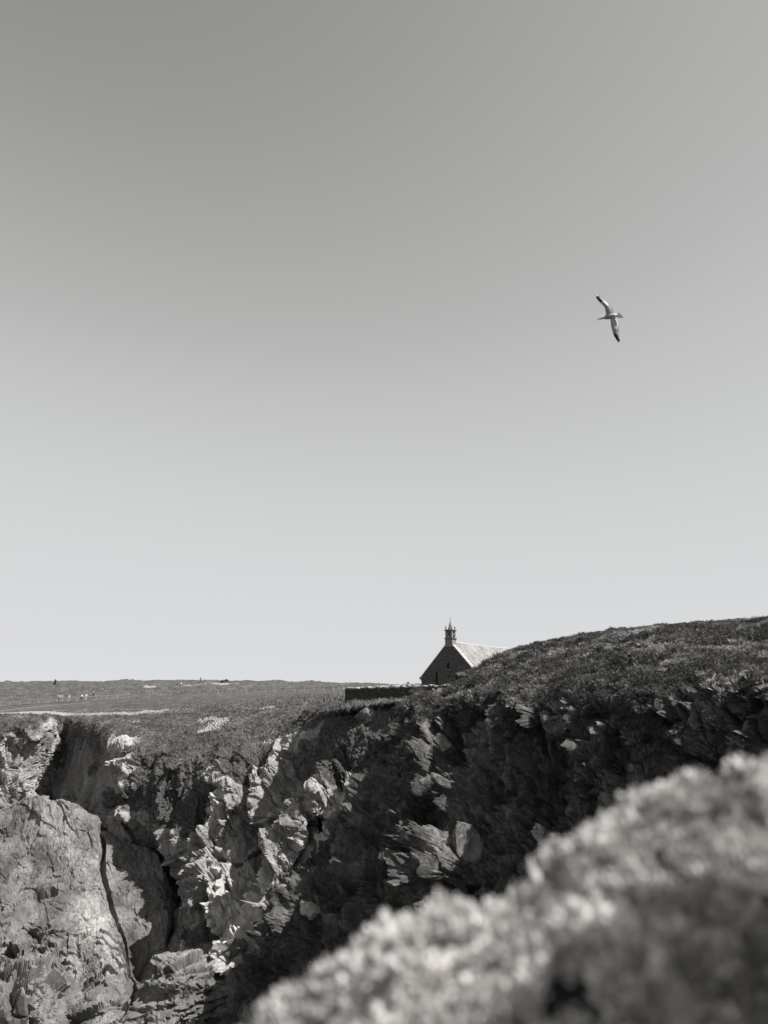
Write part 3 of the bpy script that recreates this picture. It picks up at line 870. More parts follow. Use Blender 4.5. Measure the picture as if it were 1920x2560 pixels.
stone_meshes = []
def stone_mesh(seed):
    r = random.Random(seed)
    bm = bmesh.new(); bmesh.ops.create_cube(bm, size=1.0)
    bmesh.ops.subdivide_edges(bm, edges=bm.edges[:], cuts=1)
    for v in bm.verts:
        L_ = v.co.length
        v.co = v.co * (0.62 / max(L_, .3)) * 0.55 + v.co * 0.45
        v.co += Vector((r.uniform(-.07, .07), r.uniform(-.07, .07), r.uniform(-.06, .06)))
    me = bpy.data.meshes.new('coping_stone'); bm.to_mesh(me); bm.free(); me.materials.append(m_cap)
    return me
for k in range(6): stone_meshes.append(stone_mesh(k))
ew = empty('enclosure_wall', (-4.4, 88.0, -1.9))
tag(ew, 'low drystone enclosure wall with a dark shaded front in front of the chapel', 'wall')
pA, pB = at(1150, 1714, 79.0), at(868, 1722, 88.0)
pC = np.array([pB[0] + 0.515 * 18, pB[1] + 0.857 * 18])
runs = [((pA[0], pA[1]), (pB[0], pB[1]), pA[2], pB[2], -2.4, -3.4),
        ((pB[0], pB[1]), (pC[0], pC[1]), pB[2], 0.25, -3.4, -2.4),
        ((pC[0] + 0.35, pC[1] - 0.2), (pC[0] + 5.5, pC[1] - 3.2), 0.25, 0.3, -1.9, -1.9)]
for (A_, B_, ta, tb, ba, bb) in runs:
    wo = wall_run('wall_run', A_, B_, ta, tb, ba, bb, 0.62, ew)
    wo.matrix_parent_inverse = Matrix.Translation((4.4, -88.0, 1.9))
    A_, B_ = np.array(A_), np.array(B_)
    L_ = np.linalg.norm(B_ - A_); s = 0.1
    while s < L_ - 0.1:
        wlen = random.uniform(0.3, 0.6)
        p = A_ + (B_ - A_) * (s + wlen / 2) / L_
        o = bpy.data.objects.new('coping_stone', random.choice(stone_meshes))
        C.objects.link(o); o.parent = wo
        o.location = (p[0], p[1], ta + (tb - ta) * s / L_ + random.uniform(-0.04, 0.10))
        o.rotation_euler = (random.uniform(-.08, .08), random.uniform(-.08, .08), math.atan2(B_[1] - A_[1], B_[0] - A_[0]) + random.uniform(-.1, .1))
        o.scale = (wlen * 0.98, random.uniform(0.6, 0.78), random.uniform(0.14, 0.24))
        s += wlen

# ------------------------------------------------------------------ fence and path
def samp(pts, step):
    out_ = []
    for (x0, y0), (x1, y1) in zip(pts[:-1], pts[1:]):
        n = max(1, int(abs(x1 - x0) / step))
        out_ += [(x0 + (x1 - x0) * k / n, y0 + (y1 - y0) * k / n) for k in range(n)]
    return out_ + [pts[-1]]
fence = empty('post_and_rail_fence', tuple(on_land(120, 1752)))
tag(fence, 'long low grey wooden post and rail fence along the path across the heath', 'fence')
fp = [on_land(x, y + 6, 1.3, 3.6) for x, y in samp([(-47, 1762), (120, 1750), (240, 1743), (400, 1735), (640, 1727), (905, 1720)], 23.5)]
Pm = bmesh.new(); bm_box(Pm, (0, 0, 0.4), (0.17, 0.17, 1.25))
for v in Pm.verts:
    if v.co.z > 0.9: v.co.x *= 0.8; v.co.y *= 0.8
pme = bpy.data.meshes.new('post'); Pm.to_mesh(pme); Pm.free(); pme.materials.append(m_fence)
off = Matrix.Translation(-fence.location)
# keep the line even: the fence follows the ground but not each tussock
zs = np.array([p[2] for p in fp]); ys = np.array([p[1] for p in fp])
ker = np.ones(5) / 5
zs = np.convolve(np.pad(zs, 2, 'edge'), ker, 'valid'); ys = np.convolve(np.pad(ys, 2, 'edge'), ker, 'valid')
tops = []
for p, z_, y_ in zip(fp, zs, ys):
    o = bpy.data.objects.new('post', pme); C.objects.link(o); o.parent = fence; o.matrix_parent_inverse = off
    x_ = p[0] * y_ / p[1]
    o.location = (x_, y_, z_); o.rotation_euler = (random.uniform(-.05, .05), random.uniform(-.06, .06), random.uniform(0, 1))
    tops.append(Vector((x_, y_ - 0.1, z_ + 0.86)))
for a, b_ in zip(tops[:-1], tops[1:]):
    bm = bmesh.new(); d = b_ - a
    M = Matrix.Translation((a + b_) / 2) @ d.to_track_quat('X', 'Z').to_matrix().to_4x4()
    bm_box(bm, (0, 0, 0), (d.length * 0.99, 0.05, 0.10), M)
    o = bm_obj('rail', bm, m_fence, fence); o.matrix_parent_inverse = off

def path_strip(name, pts, width, lab=None):
    cs = [on_land(x, y, 1.4, 3.9) for x, y in samp(pts, 6)]
    cs = np.array(cs); ker = np.ones(7) / 7
    for k in range(3): cs[:, k] = np.convolve(np.pad(cs[:, k], 3, 'edge'), ker, 'valid')
    V = []
    for i, c in enumerate(cs):
        d = cs[min(i + 1, len(cs) - 1)] - cs[max(i - 1, 0)]; n2 = np.array([-d[1], d[0], 0]); n2 /= np.linalg.norm(n2) + 1e-9
        for s in np.linspace(-1, 1, 7):
            w2 = width / 2 * (1 + 0.35 * math.sin(i * 1.7 + s * 2) * abs(s)) * (0.15 + 0.85 * min(1, (len(cs) - 1 - i) / 12))
            p = c + n2 * s * w2
            V.append((p[0], p[1], c[2] + 0.14 * (1 - s * s) + 0.02))
    o = mesh_from(name, V, grid_faces(len(cs), 7), m_path, True)
    tag(o, kind='structure')
path_strip('path', [(-60, 1770), (100, 1759), (235, 1750), (330, 1744)], 1.8)
path_strip('path', [(-80, 1795), (0, 1778), (60, 1771), (140, 1764), (235, 1757)], 1.1)

# ------------------------------------------------------------------ people
cloth_m = {}
def cm(v):
    if v not in cloth_m: cloth_m[v] = plain('cloth_%d' % int(v * 1000), v, 0.12, 20, 0)
    return cloth_m[v]
m_skin = plain('skin', 0.32, 0.08, 10, 0, rough=0.6)
def skin_obj(name, pts, edges, radii, mat, parent, root=0):
    me = bpy.data.meshes.new(name); me.from_pydata(pts, edges, [])
    o = bpy.data.objects.new(name, me); C.objects.link(o); o.parent = parent
    me.materials.append(mat)
    sk = o.modifiers.new('skin', 'SKIN')
    sv = me.skin_vertices
    if not sv:
        bm = bmesh.new(); bm.from_mesh(me); bm.verts.layers.skin.verify(); bm.to_mesh(me); bm.free()
        sv = me.skin_vertices
    for k, r in enumerate(radii):
        sv[0].data[k].radius = r if isinstance(r, tuple) else (r, r)
        sv[0].data[k].use_root = (k == root)
    ss = o.modifiers.new('sub', 'SUBSURF'); ss.levels = 1; ss.render_levels = 2
    return o
def person(loc, face, label, top, legs, hair=0.03, stride=0.0, lean=0.0, hat=False, pack=False, scale=1.0):
    o = empty('person', loc); o.rotation_euler = (0, 0, face); o.scale = (scale,) * 3
    tag(o, label, 'person', 'walkers on the heath')
    s = stride
    hip, kn, an = 0.92, 0.50, 0.08
    ly = lean
    J = [(0, 0, hip), (0, ly * .5, 1.18), (0, ly, 1.42), (0, ly + .02, 1.52), (0, ly + .04, 1.64), (0, ly + .04, 1.74),
         (.1, 0, hip - .06), (.11, s * .5 + .02, kn), (.11, s * .6, an), (.11, s * .6 + .16, .03),
         (-.1, 0, hip - .06), (-.11, -s * .3 + .04, kn), (-.11, -s * .9, an + .03 * (s > 0)), (-.11, -s * .9 + .16, .03),
         (.19, ly, 1.40), (.25, ly - s * .3, 1.14), (.25, ly - s * .3 + .14, .92), (.25, ly - s * .3 + .2, .84),
         (-.19, ly, 1.40), (-.25, ly + s * .3, 1.14), (-.25, ly + s * .3 + .14, .92), (-.25, ly + s * .3 + .2, .84)]
    E = [(0, 1), (1, 2), (2, 3), (3, 4), (4, 5), (0, 6), (6, 7), (7, 8), (8, 9), (0, 10), (10, 11), (11, 12), (12, 13),
         (2, 14), (14, 15), (15, 16), (16, 17), (2, 18), (18, 19), (19, 20), (20, 21)]
    R_ = [(.14, .1), (.13, .1), (.15, .1), .055, .095, .08, .085, .058, .042, .035, .085, .058, .042, .035, .06, .045, .035, .04, .06, .045, .035, .04]
    skin_obj('body', J, E, R_, m_skin, o)
    k = [0, 1, 2, 14, 15, 16, 18, 19, 20]
    skin_obj('top', [J[i] for i in k], [(0, 1), (1, 2), (2, 3), (3, 4), (4, 5), (2, 6), (6, 7), (7, 8)],
             [(.17, .13), (.165, .13), (.17, .125), .075, .06, .05, .075, .06, .05], top, o)
    k = [0, 6, 7, 8, 10, 11, 12]
    skin_obj('trousers', [J[i] for i in k], [(0, 1), (1, 2), (2, 3), (0, 4), (4, 5), (5, 6)], [(.165, .125), .105, .08, .065, .105, .08, .065], legs, o)
    bm = bmesh.new(); bmesh.ops.create_icosphere(bm, subdivisions=2, radius=0.118)
    for v in bm.verts:
        v.co.z = v.co.z * 1.05 + 1.735; v.co.y = v.co.y + ly + .02
        if v.co.z < 1.70 and v.co.y > ly + .03: v.co.y = ly + .03
    bm_obj('hat' if hat else 'hair', bm, cm(0.5) if hat else cm(hair), o, True)
    if hat:
        bm = bmesh.new(); bm_lathe(bm, [(0.19, 0), (0.18, 0.02)], (0, ly + .03, 1.75), 14); bm_obj('hat_brim', bm, cm(0.5), o)
    if pack:
        bm = bmesh.new(); bm_box(bm, (0, ly - 0.2, 1.22), (0.32, 0.2, 0.48))
        bmesh.ops.bevel(bm, geom=bm.edges[:], offset=0.05, segments=2, affect='EDGES')
        bm_obj('backpack', bm, cm(0.05), o)
    return o
W, D = cm(0.8), cm(0.03)
def gp(px, py): return tuple(on_land(px, py, 1.15, 3.6))
person(gp(145, 1753), 1.2, 'person in a grey top at the left end of the group by the fence', cm(0.3), cm(0.05), stride=.1)
person(gp(149, 1753), 0.6, 'person in a pale grey top in the left cluster by the fence', cm(0.42), cm(0.15), stride=.15)
person(gp(154, 1754), -0.5, 'tall person in pale beige clothes head to foot by the fence', cm(0.55), cm(0.5), hair=0.3, scale=1.05)
person(gp(171, 1753), 2.6, 'person alone in a long white top with dark hair on the path', W, cm(0.6), stride=.1)
person(gp(203, 1751), 2.9, 'person in a white top and black trousers walking on the path', W, D, stride=.2)
person(gp(214, 1750), 3.0, 'person in white top and pale trousers just right of the black trousered walker', W, cm(0.55), stride=.12)
person(gp(232, 1746), 1.4, 'person with a pale hat and backpack at the right of the path group', cm(0.1), cm(0.06), hat=True, pack=True, stride=.15)
person(gp(443, 1718), 1.5, 'person in dark clothes walking with a long stride high on the heath', D, D, stride=.35, lean=.08)
person(gp(451, 1718), 2.9, 'person in a white top and black trousers high on the heath', W, D, stride=.3)
person(gp(501, 1706), 0.3, 'lone person standing on the skyline, dark against the sky', cm(0.08), cm(0.06), lean=.06)

# ------------------------------------------------------------------ boulders
_ico = bmesh.new(); bmesh.ops.create_icosphere(_ico, subdivisions=4, radius=1.0)
ICOV = np.array([v.co[:] for v in _ico.verts]); ICOF = np.array([[v.index for v in f.verts] for f in _ico.faces]); _ico.free()
def boulder(name, c, size, rot, seed, mat, label=None, cat=None, group=None, cuts=16, parent=None, rough=0.085):
    r = np.random.default_rng(seed)
    V = ICOV.copy()
    for k in range(cuts):
        n_ = r.normal(size=3); n_ /= np.linalg.norm(n_)
        d = r.uniform(0.36, 0.62)
        h = V @ n_ - d
        V = V - np.where(h > 0, h, 0)[:, None] * n_
    V = V * np.array(size) * 1.45
    s = float(np.mean(size))
    n_ = ICOV
    V = V + n_ * (rough * s * (fbm(V / s * 2.2 + seed, 4))[:, None] * 1.4)
    V = V @ rotm(*rot).T
    o = mesh_from(name, V, ICOF, mat, False, {'veg': np.zeros(len(V)), 'bare': np.zeros(len(V)), 'tone': np.full(len(V), 0.6)}, parent)
    o.location = tuple(c)
    if label: tag(o, label, cat, group)
    return o
m_pale = terrain_mat('pale_boulder', [(0.34, 0.10), (0.46, 0.22), (0.58, 0.36), (0.72, 0.52)], VEG, fine=3.0, bstr=0.8)
m_mid = terrain_mat('grey_boulder', [(0.36, 0.04), (0.48, 0.10), (0.6, 0.2), (0.75, 0.36)], VEG, fine=2.5, bstr=0.7)
LIT = np.array([-0.3, -0.8, 0.3])
def hb(px, py, sz, rot, seed, lab, mat=None, push=0.4, g_='loose blocks on the cliffs', cuts=16):
    p = on_head(px, py) + LIT * push
    return boulder('boulder', p, sz, rot, seed, mat or m_pale, lab, 'rock', g_, cuts)
hb(1172, 2118, (1.25, 1.0, 1.35), (0.2, 0.45, 0.4), 3, 'largest pale angular block low on the dark headland face', m_mid, push=0.1)
hb(1115, 1868, (0.75, 0.7, 0.95), (0.2, 0.2, 0.5), 14, 'small angular block high on the rib below the chapel', m_mid, 0.15)
hb(776, 2272, (0.9, 0.8, 0.6), (0.2, 0.25, 0.3), 24, 'pale rounded block lying near the bottom of the dark spur', m_pale, 0.5)
hb(1880, 1842, (0.5, 0.45, 0.6), (0.1, 0.2, 0.3), 34, 'lichen covered block at the right edge above the blurred plants', m_mid, 0.2)
hb(1500, 1838, (0.35, 0.3, 0.6), (0.1, 0.4, 0.3), 36, 'small pale spike of rock in the middle of the dark face', m_mid, 0.15)
hb(1158, 1694, (0.8, 0.7, 0.55), (0.2, 0.3, 0.3), 38, 'dark boulder in the heath beside the chapel gable', m_head, 0.1)
p = on_land(925, 1790, 3.0, 5.2)
boulder('boulder', p, (1.5, 1.2, 1.3), (0.2, 0.3, 0.2), 40, m_mid, 'grey boulder standing on the cliff edge below the enclosure wall', 'rock', 'loose blocks on the cliffs')
boulder('boulder', on_land(509, 1707, 1.0, 2.2), (0.6, 0.5, 0.75), (0.1, 0.1, 0.2), 41, m_head, 'small dark boulder beside the lone person on the skyline', 'rock')
# rocky outcrops at the foot of the cove
def outcrop(px, py, Y, size, seed, label, mat, rot=(0.1, 0.2, 0.3), strata=(0.55, 0.55, 1.9)):
    n_u, n_v = 170, 110
    u_ = np.linspace(0, 2 * np.pi, n_u); v_ = np.linspace(0.02, np.pi * 0.97, n_v)
    U_, V_ = np.meshgrid(u_, v_)
    r = np.random.default_rng(seed)
    D3 = np.stack([np.sin(V_) * np.cos(U_), np.sin(V_) * np.sin(U_), np.cos(V_)], -1).reshape(-1, 3)
    Q = D3.copy()
    for k in range(8):
        n_ = r.normal(size=3); n_ /= np.linalg.norm(n_); d = r.uniform(0.5, 0.8)
        h = Q @ n_ - d; Q = Q - np.where(h > 0, h, 0)[:, None] * n_
    P = Q * np.array(size) + at(px, py, Y)
    dd = facets(P, [(3.2, 0.7), (1.6, 0.6), (0.75, 0.38)], rot=rot, aniso=strata, off=seed, jump=0.6, slope=1.0)
    P = P + D3 * dd[:, None]
    o = mesh_from('rock_outcrop', P, grid_faces(n_v, n_u), mat, False, {'veg': np.clip(0.4 * fbm(P / 3 + 5, 3) - 0.1, 0, 1), 'bare': np.zeros(len(P)), 'tone': np.clip(0.5 + 0.5 * fbm(P / 2.5, 3), 0, 1)})
    tag(o, label, 'rock outcrop', 'outcrops at the foot of the cove')
outcrop(480, 2520, 74, (4.0, 3.6, 6.0), 3, 'layered rock tower at the foot of the cove beside the dark spur', m_slab)
outcrop(250, 2600, 73, (5.5, 4.0, 4.0), 5, 'dark broken outcrop along the bottom edge between tower and pale blocks', m_mid)
outcrop(40, 2560, 71, (4.5, 4.0, 4.5), 7, 'pale blocky outcrop in the bottom left corner', m_slab, strata=(1, 1, .8))
outcrop(370, 2590, 72, (2.2, 2.4, 4.5), 9, 'narrow outcrop squeezed against the layered rock tower', m_slab)
outcrop(560, 2440, 76, (2.2, 2.4, 3.0), 11, 'small outcrop tucked behind the layered tower by the spur', m_mid)

# ------------------------------------------------------------------ vegetation scattered as tufts
def scatter(name, pos, nrm, scale, tone, templates, label, cat, mat, upmix=0.6):
    """points that each carry one small plant; the plants are instanced"""
    n = len(pos)
    up = nrm * (1 - upmix) + np.array([0, 0, 1.0]) * upmix
    up /= np.linalg.norm(up, axis=1, keepdims=True)
    a = rng.random(n) * 2 * np.pi
    ref = np.stack([np.cos(a), np.sin(a), np.zeros(n)], 1)
    xx = np.cross(ref, up); xx /= np.linalg.norm(xx, axis=1, keepdims=True) + 1e-9
    yy = np.cross(up, xx)
    # euler angles of the frame (xx, yy, up)
    ry = np.arcsin(np.clip(-xx[:, 2], -1, 1)); rx = np.arctan2(yy[:, 2], up[:, 2]); rz = np.arctan2(xx[:, 1], xx[:, 0])
    me = bpy.data.meshes.new(name)
    me.vertices.add(n); me.vertices.foreach_set('co', np.asarray(pos, np.float32).ravel())
    for an, ty, av in (('tone', 'FLOAT', tone), ('size', 'FLOAT', scale), ('kind_no', 'INT', rng.integers(0, len(templates), n))):
        me.attributes.new(an, ty, 'POINT').data.foreach_set('value', np.asarray(av, np.int32 if ty == 'INT' else np.float32))
    me.attributes.new('turn', 'FLOAT_VECTOR', 'POINT').data.foreach_set('vector', np.stack([rx, ry, rz], 1).astype(np.float32).ravel())
    me.materials.append(mat)
    o = bpy.data.objects.new(name, me); C.objects.link(o)
    ng = bpy.data.node_groups.new(name, 'GeometryNodeTree')
    ng.interface.new_socket('Geometry', in_out='INPUT', socket_type='NodeSocketGeometry')
    ng.interface.new_socket('Geometry', in_out='OUTPUT', socket_type='NodeSocketGeometry')
    N_, L_ = ng.nodes, ng.links
    gi, go = N_.new('NodeGroupInput'), N_.new('NodeGroupOutput')
    def named(nm, ty):
        q = N_.new('GeometryNodeInputNamedAttribute'); q.data_type = ty; q.inputs['Name'].default_value = nm
        return [k for k in q.outputs if k.enabled and k.name == 'Attribute'][0]
    e2r = N_.new('FunctionNodeEulerToRotation'); L_.new(named('turn', 'FLOAT_VECTOR'), e2r.inputs[0])
    sz = named('size', 'FLOAT'); kn = named('kind_no', 'INT')
    jn = N_.new('GeometryNodeJoinGeometry')
    for k, (TV, TF) in enumerate(templates):
        tm = bpy.data.meshes.new(name + '_plant'); tm.from_pydata([tuple(v) for v in TV], [], [tuple(int(q) for q in f) for f in TF]); tm.materials.append(mat)
        to = bpy.data.objects.new(name + '_plant', tm)
        oi = N_.new('GeometryNodeObjectInfo'); oi.inputs['Object'].default_value = to
        cmp_ = N_.new('FunctionNodeCompare'); cmp_.data_type = 'INT'; cmp_.operation = 'EQUAL'
        ins = [q for q in cmp_.inputs if q.enabled]
        L_.new(kn, ins[0]); ins[1].default_value = k
        ip = N_.new('GeometryNodeInstanceOnPoints')
        L_.new(gi.outputs[0], ip.inputs['Points']); L_.new(cmp_.outputs[0], ip.inputs['Selection'])
        L_.new(oi.outputs['Geometry'], ip.inputs['Instance']); L_.new(e2r.outputs[0], ip.inputs['Rotation']); L_.new(sz, ip.inputs['Scale'])
        L_.new(ip.outputs[0], jn.inputs[0])
    L_.new(jn.outputs[0], go.inputs[0])
    md = o.modifiers.new('scatter', 'NODES'); md.node_group = ng
    tag(o, label, cat, kind='stuff')
    return o
def leaf_mat(name, lo, hi, trans=0.25, inst=True):
    m, t, b = new_mat(name)
    ta = t.nodes.new('ShaderNodeAttribute'); ta.attribute_name = 'tone'; ta.attribute_type = 'INSTANCER' if inst else 'GEOMETRY'
    col = ramp(t, ta.outputs['Fac'], [(0.0, lo), (0.55, (lo + hi) / 2), (1.0, hi)])
    t.links.new(col, b.inputs['Base Color'])
    b.inputs['Roughness'].default_value = 0.7
    tr = t.nodes.new('ShaderNodeBsdfTranslucent'); t.links.new(col, tr.inputs[0])
    ms = t.nodes.new('ShaderNodeMixShader'); ms.inputs[0].default_value = trans
    t.links.new(b.outputs[0], ms.inputs[1]); t.links.new(tr.outputs[0], ms.inputs[2])
    t.links.new(ms.outputs[0], [n for n in t.nodes if n.type == 'OUTPUT_MATERIAL'][0].inputs[0])
    return m
m_grass = leaf_mat('dry_grass', 0.07, 0.42, 0.35)
m_heath = leaf_mat('heather', 0.02, 0.13, 0.1)
m_heath2 = leaf_mat('sunlit_heath', 0.05, 0.28, 0.25)  # copy of the heather, lightened in its colour to offset its self-shadowing
def grass_template(nb, h, spread, wd, seed):
    r = random.Random(seed); V, F = [], []
    for _ in range(nb):
        a = r.uniform(0, 6.283); rr = r.uniform(0, 1) ** .5 * spread * 0.5; lean = r.uniform(.2, 1.0) * spread; hh = h * r.uniform(.5, 1)
        bx, by = rr * math.cos(a), rr * math.sin(a); ca, sa = math.cos(a), math.sin(a); ww = wd * r.uniform(.6, 1.2)
        b0 = len(V)
        V += [(bx - sa * ww, by + ca * ww, -0.05), (bx + sa * ww, by - ca * ww, -0.05),
              (bx + ca * lean * .4 + sa * ww * .7, by + sa * lean * .4 - ca * ww * .7, hh * .65), (bx + ca * lean, by + sa * lean, hh)]
        F += [(b0, b0 + 1, b0 + 2), (b0, b0 + 2, b0 + 3)]
    return np.array(V), np.array(F)
def bush_template(nl, rad, h, ls, seed):
    r = random.Random(seed); V, F = [], []
    for _ in range(nl):
        th = r.uniform(0, 6.283); ph = math.acos(r.uniform(0.0, 1)); q = r.uniform(.65, 1.05)
        c = np.array([rad * q * math.sin(ph) * math.cos(th), rad * q * math.sin(ph) * math.sin(th), h * q * math.cos(ph)])
        d1 = np.array([r.gauss(0, 1), r.gauss(0, 1), r.gauss(0, 1) + .6]); d1 /= np.linalg.norm(d1)
        d2 = np.cross(d1, [r.gauss(0, 1), r.gauss(0, 1), r.gauss(0, 1)]); d2 /= np.linalg.norm(d2)
        b0 = len(V)
        V += [c - d1 * ls, c + d2 * ls * .5, c + d1 * ls]
        F += [(b0, b0 + 1, b0 + 2)]
    return np.array(V), np.array(F)
HNf = grid_normals(HGf)
if HNf[hr * 3 // 4, :, 0].mean() > 0: HNf = -HNf
def pick(Gf, Nf, mask, n, jitter=0.06):
    idx = np.flatnonzero(mask.ravel())
    # equal density per square metre
    du = np.linalg.norm(np.gradient(Gf, axis=0), axis=-1) * np.linalg.norm(np.gradient(Gf, axis=1), axis=-1)
    wgt = du.ravel()[idx]; wgt = wgt / wgt.sum()
    k = rng.choice(idx, n, p=wgt)
    P = Gf.reshape(-1, 3)[k] + rng.normal(size=(n, 3)) * jitter * np.array([1, 1, 0.2])
    return P, Nf.reshape(-1, 3)[k]
hm = hveg.reshape(hr, hc) * (np.repeat(htr, hc).reshape(hr, hc) > 1.55) * (HPX < 2050)
patch = fbm(HGf.reshape(-1, 3) / np.array([3.5, 3.5, 2.0]) + 60, 3).reshape(hr, hc)
P, N = pick(HGf, HNf, (hm > .5) & (patch > 0.02), 13000)
sc_ = rng.uniform(0.6, 1.25, len(P)); tn = np.clip(rng.normal(.5, .2, len(P)) + 0.9 * fbm(P / 4.0, 3), 0, 1)
scatter('dry_grass', P, N, sc_, tn, [grass_template(16, 0.2, 0.2, 0.010, 2 + q) for q in range(4)], 'pale dry grass tufts over the right hand hill', 'grass', m_grass)
P, N = pick(HGf, HNf, (hm > .4) & (patch < 0.22), 15000)
sc_ = rng.uniform(0.55, 1.3, len(P)); tn = np.clip(rng.normal(.4, .25, len(P)) + 0.8 * fbm(P / 3.0 + 9, 2), 0, 1)
scatter('heather', P, N, sc_, tn, [bush_template(32, 0.2, 0.2, 0.06, 4 + q) for q in range(4)], 'dark low heather covering the right hand hill', 'heather', m_heath, 0.4)
P, N = pick(HGf, HNf, (hm > .6) & (HPY > 1640) & (HPY < 1800), 420)
tn = np.clip(rng.normal(.3, .2, len(P)), 0, 1)
scatter('gorse', P - N * 0.1, N, rng.uniform(0.5, 1.3, len(P)), tn, [bush_template(150, 0.5, 0.42, 0.07, 14 + q) for q in range(4)], 'dark gorse cushions along the edge of the right hand hill', 'gorse', m_heath, 0.6)
LNf = grid_normals(LGf)
if LNf[nr * 3 // 4, :, 1].mean() > 0: LNf = -LNf
lrow = np.repeat(ltr, nc).reshape(nr, nc)
lm = (vegm.reshape(nr, nc) > .55) & (lrow > 3.0) & (lrow < 5.4) & (LPX > -30) & (LPX < 1120) & (bare.reshape(nr, nc) < .2) & (ptrack.reshape(nr, nc) < .1)
P, N = pick(LGf, LNf, lm, 26000)
sc_ = rng.uniform(0.4, 1.0, len(P)) * (0.55 + 0.45 * smooth(85, 112, P[:, 1])); tn = np.clip(rng.normal(.45, .25, len(P)) + 0.7 * fbm(P / 3.5 + 9, 2), 0, 1)
scatter('heather', P, N, sc_, tn, [bush_template(24, 0.32, 0.17, 0.075, 6 + q) for q in range(4)], 'low heather along the plateau edge and the cliff ledges', 'heather', m_heath2, 0.4)
P, N = pick(LGf, LNf, lm, 22000)
sc_ = rng.uniform(0.4, 0.9, len(P)) * (0.6 + 0.4 * smooth(85, 112, P[:, 1])); tn = np.clip(rng.normal(.5, .22, len(P)) + 0.7 * fbm(P / 3.5 + 39, 2), 0, 1)
scatter('dry_grass', P, N, sc_, tn, [grass_template(9, 0.32, 0.28, 0.025, 9 + q) for q in range(4)], 'dry grass along the plateau edge and the cliff ledges', 'grass', m_grass)

# shrubs on the skyline
m_shrub = leaf_mat('shrub_leaves', 0.02, 0.13, 0.1, inst=False)
def shrub(px, py, w_, h, n_, seed, label):
    p = on_land(px, py, 0.95, 2.2)
    r = np.random.default_rng(seed)
    o = empty('shrub', tuple(p)); tag(o, label, 'shrub')
    d = r.normal(size=(n_, 3)); d /= np.linalg.norm(d, axis=1, keepdims=True); d[:, 2] = np.abs(d[:, 2])
    q = r.random(n_) ** .4
    taper = 1 - 0.6 * d[:, 2] * q
    c = d * q[:, None] * np.array([w_, w_, h]) * np.stack([taper, taper, np.ones(n_)], 1)
    a = r.normal(size=(n_, 3)) * 0.14; b_ = r.normal(size=(n_, 3)) * 0.14
    V = np.stack([c - a, c + b_, c + a], 1).reshape(-1, 3)
    mesh_from('foliage', V, np.arange(3 * n_).reshape(-1, 3), m_shrub, False, {'tone': np.repeat(r.random(n_), 3)}, o)
    bm = bmesh.new()
    for k in range(5):
        M = Matrix.Rotation(k * 1.26, 4, 'Z') @ Matrix.Rotation(0.35, 4, 'X')
        bm_box(bm, (0, 0, h * .35), (.06, .06, h * .8), M)
    bm_obj('stem', bm, m_wood, o)
shrub(137, 1712, 0.42, 1.8, 500, 1, 'small dark pointed shrub on the far left skyline')
shrub(556, 1706, 1.0, 0.9, 260, 2, 'sparse bush on the skyline, the smaller of two side by side')
shrub(566, 1706, 1.5, 1.3, 340, 3, 'sparse twiggy bush on the skyline, the larger of two side by side')
shrub(1020, 1716, 1.1, 1.3, 300, 4, 'thin bush behind the enclosure wall left of the chapel')

# ------------------------------------------------------------------ gull
GY = 18.0
gc = at(1523, 793, GY)
dist = np.linalg.norm(gc)
fw = -gc / dist                                   # towards the viewer
right = np.array([1.0, 0, 0]); right -= fw * right.dot(fw); right /= np.linalg.norm(right)
upv = np.cross(fw, right)
ppm = 10.37 * FPX * 1.0 / dist                     # zoomed photo pixels per metre
def gpt(x, y, h=0.0):
    """a point of the bird, drawn in its own plan (x, y), raised h metres towards its back"""
    return np.array([(x - 860) / ppm, -(y - 960) / ppm, h])
gull = empty('gull', tuple(gc))
gull.matrix_world = Matrix.Translation(tuple(gc)) @ Matrix([[right[i], upv[i], fw[i]] for i in range(3)]).to_4x4()
tag(gull, 'gull gliding with wings spread, grey back and black wing tips, in the empty sky', 'bird')
m_gw = plain('white_plumage', 0.8, 0.04, 5, 0); m_gg = plain('grey_mantle', 0.34, 0.15, 8, 0); m_gb = plain('black_wing_tip', 0.025, 0.2, 8, 0)
m_bill = plain('bill', 0.12, 0.1, 8, 0)
def loft_body(name, secs, mats, mi, parent, seg=14):
    V, F, M_ = [], [], []
    for (x, y, rx, ry, h) in secs:
        c = gpt(x, y, h)
        for k in range(seg):
            a = 2 * math.pi * k / seg
            V.append(c + np.array([0.17 * ry * math.cos(a), ry * math.cos(a), rx * math.sin(a)]))
    for i in range(len(secs) - 1):
        for k in range(seg):
            F.append((i * seg + k, i * seg + (k + 1) % seg, (i + 1) * seg + (k + 1) % seg, (i + 1) * seg + k)); M_.append(mi[i])
    return mesh_from(name, V, F, None, True, None, parent, mats, M_)
loft_body('body', [(628, 1000, .004, .004, 0), (640, 994, .03, .026, 0), (668, 982, .043, .04, 0), (705, 968, .045, .044, 0), (750, 955, .055, .055, 0), (800, 945, .075, .07, 0), (850, 940, .085, .078, 0),
                  (910, 935, .08, .07, 0), (970, 925, .06, .055, 0), (1020, 920, .04, .045, 0), (1060, 918, .02, .04, 0), (1085, 918, .004, .03, 0)],
          [m_gw, m_gg], [0, 0, 0, 0, 1, 1, 1, 1, 0, 0, 0], gull)
loft_body('bill', [(582, 1030, .003, .003, -.005), (596, 1022, .010, .010, 0), (615, 1008, .012, .014, 0), (636, 996, .014, .016, 0)], [m_bill], [0, 0, 0], gull, 8)
